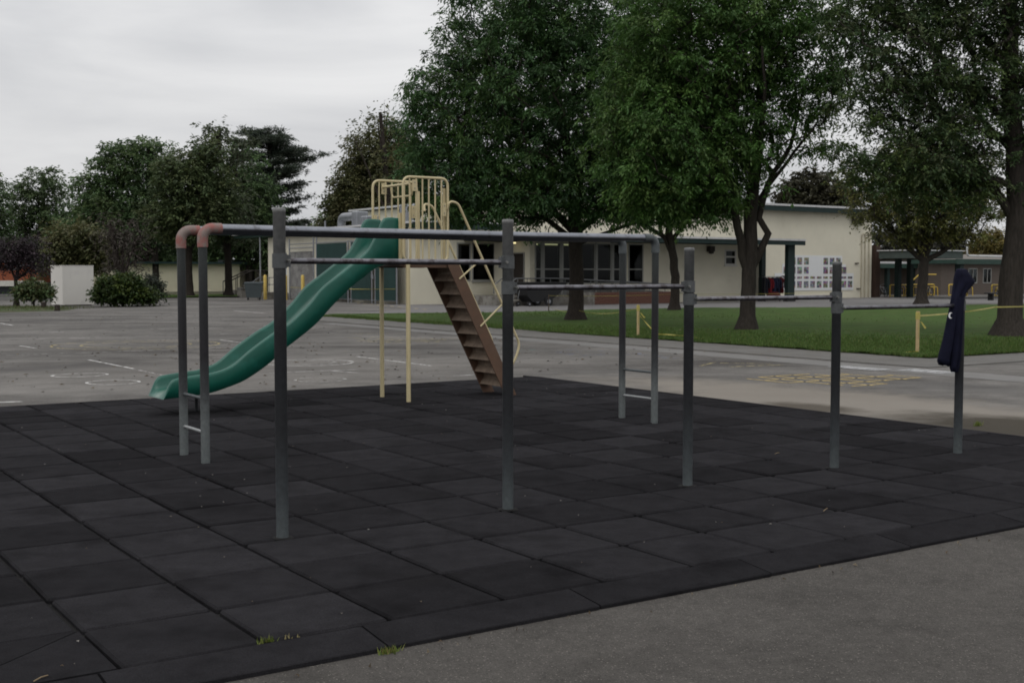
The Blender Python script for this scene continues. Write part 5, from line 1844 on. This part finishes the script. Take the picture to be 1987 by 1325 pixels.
    root = bpy.data.objects.new(name, None)
    COL.objects.link(root)
    root.location = (base[0], base[1], GZ)
    tag(root, label, cat, group)
    bk = bark or M_bark
    tm_ = MB()
    for ci_, ch in enumerate(chains):
        rr_ = [rad[i] for i in ch]
        if ci_: rr_[0] = rr_[1] * 1.15
        tm_.tube([N[i] for i in ch], rr_, 14 if r_trunk > .15 and ci_ == 0 else 9)
    obj_raw(parts[0], tm_.mesh(parts[0]), bk, None, parent=root)
    br = ~tr_
    thick = br & (r1 > .03); thin = br & ~(r1 > .03)
    me = tube_mesh(parts[1], [(6, (p0[thick], p1[thick], r0[thick], r1[thick])), (3, (p0[thin], p1[thin], r0[thin], r1[thin]))])
    if me: obj_raw(parts[1], me, bk, None, parent=root, kind='stuff')
    # leaves
    keep = cl[r.random(len(cl)) >= bare]
    nc = len(keep)
    if nc and n_leaf:
        n = nc * n_leaf
        cc = np.repeat(keep, n_leaf, 0)
        K = sprays
        td = r.normal(0, 1, (nc, K, 3)); td[:, :, 2] = td[:, :, 2] * .6 + .12
        td /= np.linalg.norm(td, axis=2, keepdims=True)
        tl = r.uniform(.55, 1.25, (nc, K)) * r.uniform(.6, 1.3, (nc, 1)) * clump_r * 1.25
        ki = r.integers(0, K, (nc, n_leaf))
        ci0 = np.repeat(np.arange(nc), n_leaf); kk = ki.ravel()
        D = td[ci0, kk]; Lk = tl[ci0, kk][:, None]
        t_ = r.random((n, 1)) ** .75
        off = D * Lk * t_ * np.array([1, 1, flat + .25])
        off[:, 2:3] -= droop * .55 * Lk * t_ ** 2
        lat = np.cross(D, np.array([0, 0, 1.])); lat /= np.maximum(np.linalg.norm(lat, axis=1, keepdims=True), 1e-6)
        sg = np.where(r.random((n, 1)) < .5, -1., 1.)
        off += r.normal(0, .10 * clump_r, (n, 3))
        pos = cc + off
        dr_ = D * .75 + lat * sg * r.uniform(.3, 1.0, (n, 1)) + r.normal(0, .22, (n, 3))
        dr_[:, 2] -= droop * (.4 + .7 * t_[:, 0])
        dr_ /= np.linalg.norm(dr_, axis=1, keepdims=True)
        sd = np.cross(dr_, np.array([0, 0, 1.]) + r.normal(0, .55, (n, 3)))
        sd /= np.maximum(np.linalg.norm(sd, axis=1, keepdims=True), 1e-6)
        nm = np.cross(sd, dr_)
        Ln = leaf[0] * r.uniform(.6, 1.3, (n, 1)); Wd = leaf[1] * r.uniform(.6, 1.3, (n, 1))
        v = np.zeros((n, 4, 3))
        v[:, 0] = pos; v[:, 2] = pos + dr_ * Ln - nm * Ln * .12
        v[:, 1] = pos + dr_ * Ln * .45 + sd * Wd + nm * Wd * .2
        v[:, 3] = pos + dr_ * Ln * .45 - sd * Wd + nm * Wd * .2
        me = raw_mesh(parts[2], v.reshape(-1, 3), np.arange(n * 4).reshape(n, 4))
        ca = np.array(cols)
        ci = np.repeat(ca[r.choice(len(ca), nc)], n_leaf, 0) * .65 + ca[r.choice(len(ca), n)] * .35
        ci = ci * np.repeat(r.uniform(1 - colvar, 1 + colvar, nc), n_leaf)[:, None] * r.uniform(.75, 1.3, (n, 1))
        set_col(me, np.repeat(ci, 4, 0))
        obj_raw(parts[2], me, M_leaf, None, parent=root)
    return root

ASH = [(0.045, 0.096, 0.03), (0.054, 0.1152, 0.033), (0.039, 0.0832, 0.03), (0.072, 0.1248, 0.033), (0.036, 0.072, 0.033)]
ASHB = [(0.0567, 0.125, 0.027), (0.0702, 0.142, 0.0324), (0.0459, 0.0994, 0.027), (0.0837, 0.1349, 0.0351)]
OLV = [(.125, .135, .040), (.105, .110, .036), (.150, .140, .042), (.080, .095, .036)]
GRY = [(0.0567, 0.099, 0.0405), (0.0459, 0.078, 0.0365), (0.0729, 0.111, 0.0432), (0.0783, 0.09, 0.0459), (0.0945, 0.138, 0.0405)]
G_L = 'shade trees on the lawn'
# T1: the broad dark ash left of centre
grow('ash_tree', 'broad dark ash tree whose trunk forks low on the lawn left of centre', (2.15, 40.8),
     [(0, 0, 0), (.02, 0, 1.2), (0, 0, 2.6), (-.05, 0, 3.4), (-.1, .1, 5.2), (-.6, .1, 7.2), (-.9, .1, 9.2)],
     [([(0, 0, 2.9), (-.55, .2, 3.5), (-1.5, .4, 4.3), (-2.9, .3, 5.6), (-4.0, .2, 6.8)], .13, .04), ([(0, 0, 3.1), (.8, -.1, 3.7), (1.5, -.2, 4.9), (2.0, -.2, 6.6)], .12, .04),
      ([(0, 0, 2.8), (-.9, -.4, 3.4), (-2.4, -.9, 4.0), (-3.9, -1.1, 4.6)], .10, .03), ([(0, 0, 3.4), (.1, -1.2, 4.8), (.2, -2.0, 6.6)], .11, .03), ([(0, 0, 3.4), (-.3, 1.5, 5.0), (-.4, 2.4, 7.0)], .11, .03),
      ([(0, 0, 2.7), (1.6, .2, 3.2), (2.6, .3, 3.5)], .08, .03)],
     [(-1.2, 0, 7.3, 3.7, 3.4, 3.4), (-4.0, .2, 6.9, 2.0, 2.2, 2.1), (-4.1, -.3, 4.9, 1.9, 2.0, 1.3), (-1.6, 0, 10.4, 2.7, 2.6, 2.3), (1.1, -.4, 4.4, 2.2, 2.2, 1.1), (2.1, 0, 7.4, 1.9, 2.2, 2.5), (-1.6, -.8, 4.5, 2.6, 2.2, 1.2), (.6, 0, 9.8, 2.2, 2.2, 1.9), (-5.3, 0, 5.9, .9, 1.0, .9), (-3.6, -.6, 3.9, 1.5, 1.6, .8), (2.2, -.3, 5.2, 1.8, 1.8, 1.2), (-5.0, 0, 7.6, .8, .9, .8), (-3.9, 0, 9.2, 1.2, 1.3, 1.0), (0, -.5, 3.9, 1.6, 1.6, .55), (-2.8, -.6, 3.65, 2.2, 1.7, .6), (-4.6, -.3, 4.1, 1.3, 1.4, .9), (1.3, -.6, 3.75, 1.8, 1.5, .5), (-5.6, 0, 5.0, .7, .8, .7)],
     1800, 105, (.15, .026), ASH, 101, .26, G_L, clump_r=.50, droop=.75, shell=2.9, colvar=.32, flat=.55)
# T2: slimmer ash nearer the building
grow('ash_tree', 'slim ash tree standing before the window wall, between two larger ones', (6.99, 52.1),
     [(0, 0, 0), (.05, 0, 1.5), (-.1, 0, 2.6), (-.25, 0, 3.4), (-.2, 0, 5.5), (0, 0, 8)],
     [([(-.2, 0, 2.9), (-.9, .1, 3.5), (-2.0, 0, 4.2), (-2.5, 0, 5.0)], .10, .03), ([(-.2, 0, 3.2), (.6, 0, 4.0), (1.7, 0, 5.2)], .10, .03), ([(-.1, 0, 2.3), (-.7, -.2, 3.6), (-.8, -.3, 4.8)], .07, .03)],
     [(0, 0, 5.6, 2.9, 2.6, 1.7), (-.2, 0, 8.4, 2.9, 2.6, 2.5), (1.7, 0, 4.6, 1.5, 1.5, .8), (-2.0, 0, 4.7, 1.2, 1.3, .7)],
     700, 90, (.18, .032), ASH, 102, .20, G_L, clump_r=.55, droop=.7, colvar=.3, flat=.6)
# T3: green ash right of centre, forking into three limbs
grow('ash_tree', 'bright green ash tree forking into three limbs right of centre', (6.62, 34.1),
     [(0, 0, 0), (.02, 0, .9), (.06, 0, 1.65), (.12, 0, 2.1), (.08, 0, 3.3), (.25, 0, 5.0), (.35, 0, 6.6), (.3, 0, 8.6)],
     [([(.05, 0, 1.55), (-.10, -.05, 2.1), (-.32, -.1, 2.9), (-.42, -.1, 4.0), (-.9, -.2, 5.4), (-1.5, -.2, 7.2)], .13, .04), ([(.06, 0, 1.65), (.35, .05, 2.15), (.58, .05, 2.75), (.32, .05, 3.2), (.55, .1, 4.1), (1.2, .2, 5.2), (1.6, .2, 6.8)], .11, .03),
      ([(.1, 0, 3.3), (.75, .2, 4.3), (1.4, .3, 5.1), (2.0, .3, 5.9)], .07, .025), ([(-.4, 0, 3.8), (-1.5, -.7, 4.3), (-2.7, -.9, 5.0)], .08, .03), ([(.2, 0, 5.0), (.2, -1.2, 6.3), (0, -1.8, 7.6)], .07, .03), ([(-.4, 0, 4.0), (-1.6, 1.0, 5.4), (-2.3, 1.2, 6.8)], .07, .03)],
     [(-2.3, -.2, 5.2, 2.1, 2.2, 2.0), (-1.9, -.2, 3.75, 1.7, 1.8, .8), (-1.6, 0, 8.3, 2.3, 2.3, 2.1), (-3.2, 0, 6.7, 1.2, 1.4, 1.2), (1.4, .2, 8.0, 1.9, 1.8, 2.2, .5), (1.9, .2, 5.8, 1.1, 1.2, 1.2, .5), (-.2, 0, 5.8, 1.3, 1.6, 2.0, .8), (.2, 0, 4.0, .7, .8, .6, .5), (.2, 0, 8.6, 1.6, 1.8, 1.9, .9), (2.6, .2, 7.2, .8, .9, 1.0, .6)],
     1320, 105, (.135, .024), ASHB, 103, .22, G_L, clump_r=.45, droop=.75, bark=M_bark2, colvar=.34, flat=.55, shell=2.9)
# T4: olive tree by the covered walks
grow('olive_green_tree', 'yellowish olive tree with low fork before the covered walkways', (21.5, 63.5),
     [(0, 0, 0), (.05, 0, 1.4), (.1, 0, 2.3), (.1, 0, 3.6), (0, 0, 5.5), (0, 0, 7.4)],
     [([(.1, 0, 2.2), (-1.0, 0, 3.2), (-2.3, 0, 4.6), (-2.9, 0, 6.0)], .14, .04), ([(.1, 0, 2.2), (.9, 0, 2.7), (2.0, 0, 3.4), (2.9, 0, 4.5), (3.4, 0, 5.5)], .14, .04), ([(.1, 0, 2.4), (.5, -.8, 4.0), (.9, -1.2, 6.0)], .11, .03), ([(.1, 0, 2.4), (-.7, .8, 4.4), (-1.0, 1.2, 6.4)], .11, .03)],
     [(0, 0, 5.2, 2.8, 2.4, 2.0, .8), (-2.4, 0, 5.4, 1.7, 1.6, 1.5, .7), (2.6, 0, 5.2, 1.8, 1.6, 1.5, .7), (-.2, 0, 7.6, 2.6, 2.3, 1.5, .7), (-1.0, 0, 3.6, 1.6, 1.2, .6, .6), (1.9, 0, 3.7, 1.5, 1.2, .5, .6), (-3.4, 0, 6.6, 1.2, 1.2, 1.2, .6), (3.0, 0, 6.8, 1.4, 1.3, 1.2, .6)],
     860, 60, (.17, .036), OLV, 104, .28, G_L, clump_r=.50, droop=.4, bark=M_bark2, colvar=.35)
# T5: big dark tree at the right edge
grow('tall_dark_tree', 'tall grey green tree with thick trunk at the right edge', (12.72, 30.8),
     [(0, 0, 0), (-.05, 0, 1.0), (.05, 0, 2.4), (.12, 0, 3.2), (.05, 0, 4.5), (-.15, 0, 6.2), (-.2, 0, 8.2), (-.1, 0, 10.5)],
     [([(.1, 0, 3.0), (-.35, 0, 3.6), (-1.0, 0, 4.5), (-1.9, 0, 5.6), (-2.6, 0, 7.0)], .12, .03), ([(0, 0, 5.4), (-1.2, -.2, 6.3), (-2.4, -.3, 7.4), (-3.6, -.3, 8.0)], .09, .03), ([(.1, 0, 3.6), (1.1, 0, 5.0), (2.2, 0, 6.6)], .13, .04),
      ([(-.1, 0, 6.0), (.2, -1.2, 7.2), (.3, -2.0, 8.6)], .09, .03), ([(0, 0, 4.6), (-.6, 1.2, 6.0), (-1.2, 1.8, 7.4)], .09, .03), ([(-.6, 0, 4.0), (-1.8, -.5, 4.3), (-3.0, -.6, 4.9)], .06, .02), ([(-.15, 0, 7.0), (-1.4, .3, 8.0), (-2.2, .4, 9.0)], .07, .03)],
     [(-2.9, -.1, 6.9, 1.5, 1.6, 1.6, .8), (-2.0, -.2, 4.9, 1.5, 1.5, 1.0, .8), (-.8, -.1, 4.4, .9, 1.1, .9, .7), (-3.6, -.2, 5.2, .8, 1.0, .9, .7), (-1.5, 0, 8.8, 2.2, 2.0, 1.6, .8), (1.9, 0, 6.2, 2.2, 2.0, 2.6, .8), (-.9, 0, 6.3, 1.3, 1.4, 1.4, .8), (-3.7, .2, 8.4, 1.3, 1.3, 1.2, .8), (-2.0, 0, 3.9, 1.3, 1.2, .6, .6), (-1.9, 0, 6.0, 1.3, 1.3, 1.0, .7), (-.4, 0, 8.0, 1.2, 1.4, 1.3, .7), (-3.9, 0, 6.2, .7, .9, .8, .6), (-2.7, -.2, 4.1, 1.4, 1.2, .8, .8), (-1.3, -.2, 3.7, 1.0, 1.0, .6, .7), (-3.8, 0, 4.4, .8, .9, .7, .7)],
     1320, 88, (.125, .023), GRY, 105, .31, G_L, clump_r=.42, droop=.5, bark=M_bark2, flare=2.0)

# ---- trees and shrubs beyond
DK = [(0.0713, 0.12, 0.0483), (0.0851, 0.1416, 0.0552), (0.0575, 0.096, 0.0437), (0.1035, 0.1464, 0.0575)]
BR = [(0.0924, 0.0943, 0.0399), (0.0777, 0.0828, 0.0357), (0.1092, 0.1035, 0.0462), (0.0714, 0.0897, 0.0357)]
CED = [(0.045, 0.064, 0.0465), (0.054, 0.072, 0.051), (0.066, 0.0768, 0.054)]
G_B = 'background trees'
def px(x, d): return (x - 993.5) / 2345.8 * d
def pz(y, d): return 1.556 - GZ + (532.6 - y) / 2345.8 * d
def bgtree(name, label, x, d, blobs, n, seed, cols, tx=None, leaf=(.30, .068), nl=64, rt=.28, cr=.80, group=G_B, **k):
    """blobs: (pixel x, pixel y, half width px, half height px, weight) of foliage masses seen at distance d"""
    bx = px(tx if tx is not None else x, d)
    lobes = []
    for bl in blobs:
        s = d / 2345.8
        lobes.append((px(bl[0], d) - bx, 0, pz(bl[1], d), bl[2] * s, max(bl[2] * s * .8, .5), bl[3] * s, bl[4] if len(bl) > 4 else 1))
    zt = max(l[2] + l[5] * .3 for l in lobes)
    zl = min(l[2] for l in lobes)
    tops = [([(0, 0, zl * .55), ((l[0]) * .5, 0, zl * .55 + (l[2] - zl * .55) * .5), (l[0], 0, l[2])], rt * .45, rt * .12) for l in lobes]
    cx = lobes[int(np.argmax([l[2] for l in lobes]))][0]
    return grow(name, label, (bx, d), [(0, 0, 0), (0, 0, zl * .6), (cx * .4, 0, zl), (cx * .8, 0, zt)], tops, lobes, n, nl, leaf, cols, seed, rt, group, clump_r=cr, droop=.4, **k)
bgtree('leafy_tree', 'dark tree cut off by the left edge of the picture', -20, 98, [(-30, 400, 50, 60), (5, 380, 22, 45), (-10, 460, 45, 50)], 150, 201, DK)
bgtree('leafy_tree', 'mid green loose tree rising behind the white box', 75, 103, [(80, 380, 55, 55), (60, 440, 55, 50), (110, 440, 45, 55), (95, 345, 30, 25), (70, 510, 60, 35)], 300, 202, [(.075, .115, .048), (.066, .100, .044), (.088, .12, .054)])
bgtree('leafy_tree', 'large dark tree with three part crown, tallest at far left', 250, 94, [(245, 330, 65, 55), (180, 380, 45, 60), (300, 330, 45, 60), (240, 420, 90, 70), (290, 290, 40, 25), (225, 300, 25, 25), (180, 460, 60, 50)], 560, 203, DK, tx=302, rt=.34)
bgtree('leafy_tree', 'dark green tree with trunk before the cream classroom, right of the largest', 370, 86, [(370, 350, 70, 60), (400, 300, 40, 35), (360, 420, 75, 55), (420, 400, 50, 60)], 420, 204, [(.076, .104, .042), (.064, .094, .042), (.092, .110, .046)], tx=367, rt=.3)
bgtree('leafy_tree', 'thin airy tree rising above the dark ones left of the cedar', 430, 89, [(425, 262, 38, 20, .6), (420, 310, 40, 45, .5), (465, 300, 32, 50, .5), (440, 400, 50, 60, .6), (450, 450, 60, 30)], 260, 205, [(.074, .088, .05), (.062, .078, .045)], tx=444, rt=.28, nl=30, cr=.7)
# cedar: flat plates of needles
d = 104; s = d / 2345.8
rc = np.random.default_rng(77)
pl_ = []
lv = [(262, 62, 34), (272, 70, 60), (290, 80, 95), (310, 84, 112), (330, 88, 84), (350, 92, 124), (372, 96, 100), (394, 98, 126), (418, 100, 106), (444, 100, 124), (470, 104, 112), (498, 104, 118), (522, 104, 118)]
for k, (y, le, re) in enumerate(lv):
    for side, e in ((-1, le), (1, re)):
        for u in (.12, .34, .56, .78, .96):
            pl_.append((530 + side * e * u + rc.normal(0, 2), y + (4 - 13 * u if side > 0 else 3 - 5 * u) + rc.normal(0, 2), e * .15 + 3, 3.2 + 2.5 * (1 - u) + .5 * k, 2.2 if u < .9 else 3.0))
cx0 = px(524, d)
cl_, lm_ = [], []
for k, (y, le, re) in enumerate(lv):
    zz = pz(y, d)
    for q in range(6):
        an = q * math.pi / 3 + rc.uniform(-.4, .4) + k * .5
        e = (re if math.cos(an) > 0 else le) * rc.uniform(.55, 1.12) * s
        zz = pz(y, d) + rc.uniform(-.55, .45)
        ca, sa = math.cos(an), math.sin(an)
        up = e * (.16 if ca > 0 else .06)
        lm_.append(([(0, 0, zz - .35), (e * .5 * ca, e * .5 * sa, zz - .1 + up * .3), (e * ca, e * sa, zz + up)], .07, .015))
        for u in (.25, .45, .62, .78, .93):
            cl_.append((e * u * ca + rc.normal(0, .15), e * u * sa, zz + up * u * u + rc.normal(0, .06), .22 * e * (1.2 - .6 * u) + .35, .22 * e * (1.2 - .6 * u) + .35, .14 + .16 * (1 - u), 1 + u))
grow('cedar_tree', 'dark cedar with flat layered branches behind the school roof', (cx0, d), [(0, 0, 0), (0, 0, 5), (.1, 0, pz(300, d)), (0, 0, pz(258, d))], lm_, cl_, 1500, 48, (.34, .034), CED, 206, .30, G_B, clump_r=.5, droop=.12, flat=.0, shell=1.6)
bgtree('leafy_tree', 'brownish green tree rising behind the slide platform', 740, 96, [(745, 310, 65, 60), (700, 350, 50, 50), (790, 330, 50, 60), (740, 400, 95, 45), (680, 400, 40, 40), (700, 290, 28, 25, .5), (760, 255, 40, 18, .6), (660, 390, 30, 45), (650, 430, 35, 30)], 820, 207, BR, tx=720)
bgtree('leafy_tree', 'sparse twiggy tree top beside the big ash, left side', 745, 90, [(735, 235, 30, 45, .3), (690, 270, 20, 30, .3), (760, 330, 40, 80, .4)], 110, 208, BR, tx=760, nl=12, cr=.55, leaf=(.3, .07))
bgtree('leafy_tree', 'low brown tree mass left of the bare tree', 150, 84, [(150, 470, 55, 35), (125, 505, 50, 28), (190, 500, 45, 35)], 190, 209, BR)
bgtree('bare_tree', 'nearly bare brown twiggy tree above the green bush', 240, 78, [(240, 470, 45, 45), (215, 450, 30, 40), (265, 460, 30, 45), (240, 520, 45, 30)], 170, 210, [(.09, .075, .065), (.07, .06, .05)], nl=10, cr=.8, leaf=(.35, .025), twig=.02)
bgtree('leafy_tree', 'far dark tree behind the hall roof, right of centre', 1575, 125, [(1570, 380, 65, 48), (1620, 390, 50, 45), (1540, 400, 40, 35)], 230, 211, [(.048, .048, .028), (.058, .055, .034)], leaf=(.45, .12))
bgtree('leafy_tree', 'small yellow leaved tree behind the right walkway roof', 1925, 112, [(1925, 480, 42, 32), (1945, 500, 30, 25), (1900, 500, 30, 20)], 150, 212, [(.15, .115, .028), (.12, .10, .03), (.09, .085, .028)], rt=.2)
bgtree('leafy_tree', 'dense mid green tree between the airy tree and the cedar', 480, 98, [(470, 330, 45, 50), (490, 400, 60, 60), (450, 450, 70, 50), (520, 480, 60, 50)], 330, 214, DK, tx=485)
bgtree('leafy_tree', 'dark olive tree filling behind the bare twiggy tree', 230, 102, [(230, 440, 90, 50), (150, 450, 70, 50), (310, 450, 70, 50), (330, 400, 50, 60)], 420, 215, DK)
bgtree('leafy_tree', 'far hazy tree left of the yellow leaved one', 1790, 135, [(1790, 470, 80, 35), (1730, 470, 50, 30), (1850, 475, 50, 35)], 200, 213, [(.055, .055, .045), (.06, .06, .05)], leaf=(.5, .13))
for k, (x, y, wd) in enumerate(((30, 500, 60), (150, 490, 90), (300, 480, 100), (430, 480, 90), (600, 480, 90), (690, 440, 80))):
    bgtree('leafy_tree', ['dark tree far behind the orange building', 'dark tree far behind the white box', 'dark tree far behind the cream classroom', 'dark tree far behind the thin airy tree', 'dark tree far behind the cedar', 'dark tree far behind the air duct'][k],
           x, 128 + 3 * k, [(x, y, wd, 40), (x - 30, y + 20, wd * .8, 30), (x + 40, y - 15, wd * .6, 35)], 190, 220 + k, DK, leaf=(.55, .16), nl=34, cr=1.2)
bgtree('leafy_tree', 'far tree filling the gap behind the right edge tree', 2010, 120, [(2010, 470, 60, 50), (1990, 400, 40, 50)], 130, 230, OLV, leaf=(.45, .12))
# plum and shrubs of the planted island
PLUM = [(.040, .026, .034), (.032, .022, .030), (.050, .036, .042), (.030, .028, .026)]
bgtree('plum_tree', 'small purple leaved plum tree on the planted island', 40, 57.7, [(40, 505, 42, 30, .8), (15, 495, 38, 36, .8), (72, 508, 28, 28, .7), (50, 475, 35, 20)], 190, 240, PLUM, tx=32, leaf=(.14, .035), nl=30, rt=.11, cr=.42, group=None, colvar=.35)
bgtree('shrub', 'small olive shrub beside the plum tree', 70, 56.8, [(65, 560, 30, 18), (85, 568, 22, 16), (50, 570, 20, 14)], 110, 241, BR + DK, tx=66, leaf=(.13, .045), nl=40, rt=.05, cr=.3, group=None, cat='shrub', flare=1.1)
bgtree('bush', 'round dense green bush right of the white box', 235, 60.5, [(232, 562, 48, 30), (275, 572, 30, 22), (215, 572, 36, 24), (245, 545, 34, 14)], 330, 242, [(.030, .055, .015), (.045, .075, .018), (.024, .042, .014), (.075, .10, .02)], tx=238, leaf=(.12, .05), nl=60, rt=.06, cr=.32, group=None, cat='bush', parts=('stem', 'branches', 'foliage'), flare=1.1, colvar=.35)
bgtree('bush', 'grey green bush at the right flank of the round bush', 298, 62.5, [(295, 562, 22, 28), (285, 580, 26, 14)], 130, 243, [(.050, .058, .044), (.04, .05, .034)], leaf=(.13, .035), nl=44, rt=.04, cr=.3, group=None, cat='bush', parts=('stem', 'branches', 'foliage'), flare=1.1)
# planted island
isl = MB()
ic = [P(9.4 + 3.6 * math.cos(t) * (1 + .08 * math.sin(5 * t)), 52.6 + 3.1 * math.sin(t) * (1 + .1 * math.sin(3 * t)), 0) for t in np.linspace(0, 2 * math.pi, 33)[:-1]]
ctr = P(9.4, 52.6)
isl.add([(p.x, p.y, GZ + .004) for p in ic] + [(ctr.x + (p.x - ctr.x) * .75, ctr.y + (p.y - ctr.y) * .75, GZ + .10) for p in ic] + [(ctr.x, ctr.y, GZ + .16)],
        [(i, (i + 1) % 32, 32 + (i + 1) % 32, 32 + i) for i in range(32)] + [(32 + i, 32 + (i + 1) % 32, 64) for i in range(32)], True)
solo('planting_bed', isl, mat('bed_soil', (.055, .055, .026), .95, var=.35, scale=1.5, col2=(.04, .065, .02), two=.52), None, None, ctr.x, ctr.y, GZ, kind='structure', world=True)
gm = blades('grass', 6000, lambda q, n: np.stack([q.normal(0, 1.5, n), q.normal(0, 1.2, n)], 1), .0, .12, 31, [(.05, .08, .02), (.09, .09, .035)], None, .012)
obj_raw('grass', gm, M_grass, P(9.4, 52.4, GZ + .07), TH, label='weedy grass growing on the planted island', cat='grass', kind='stuff')
for (x, d2, h, lab) in ((85, 54.6, .36, 'short dark stump nearest the shrub on the island'), (111, 53.2, .28, 'short dark stump at the tip of the island')):
    c = (px(x, d2), d2)
    solo('stump', MB().lathe([(.13, GZ), (.115, GZ + h * .8), (.10, GZ + h), (.03, GZ + h + .01)], 10, *c), M_bark, lab, 'stump', c[0], c[1], GZ, world=True, group='stumps on the planted island')
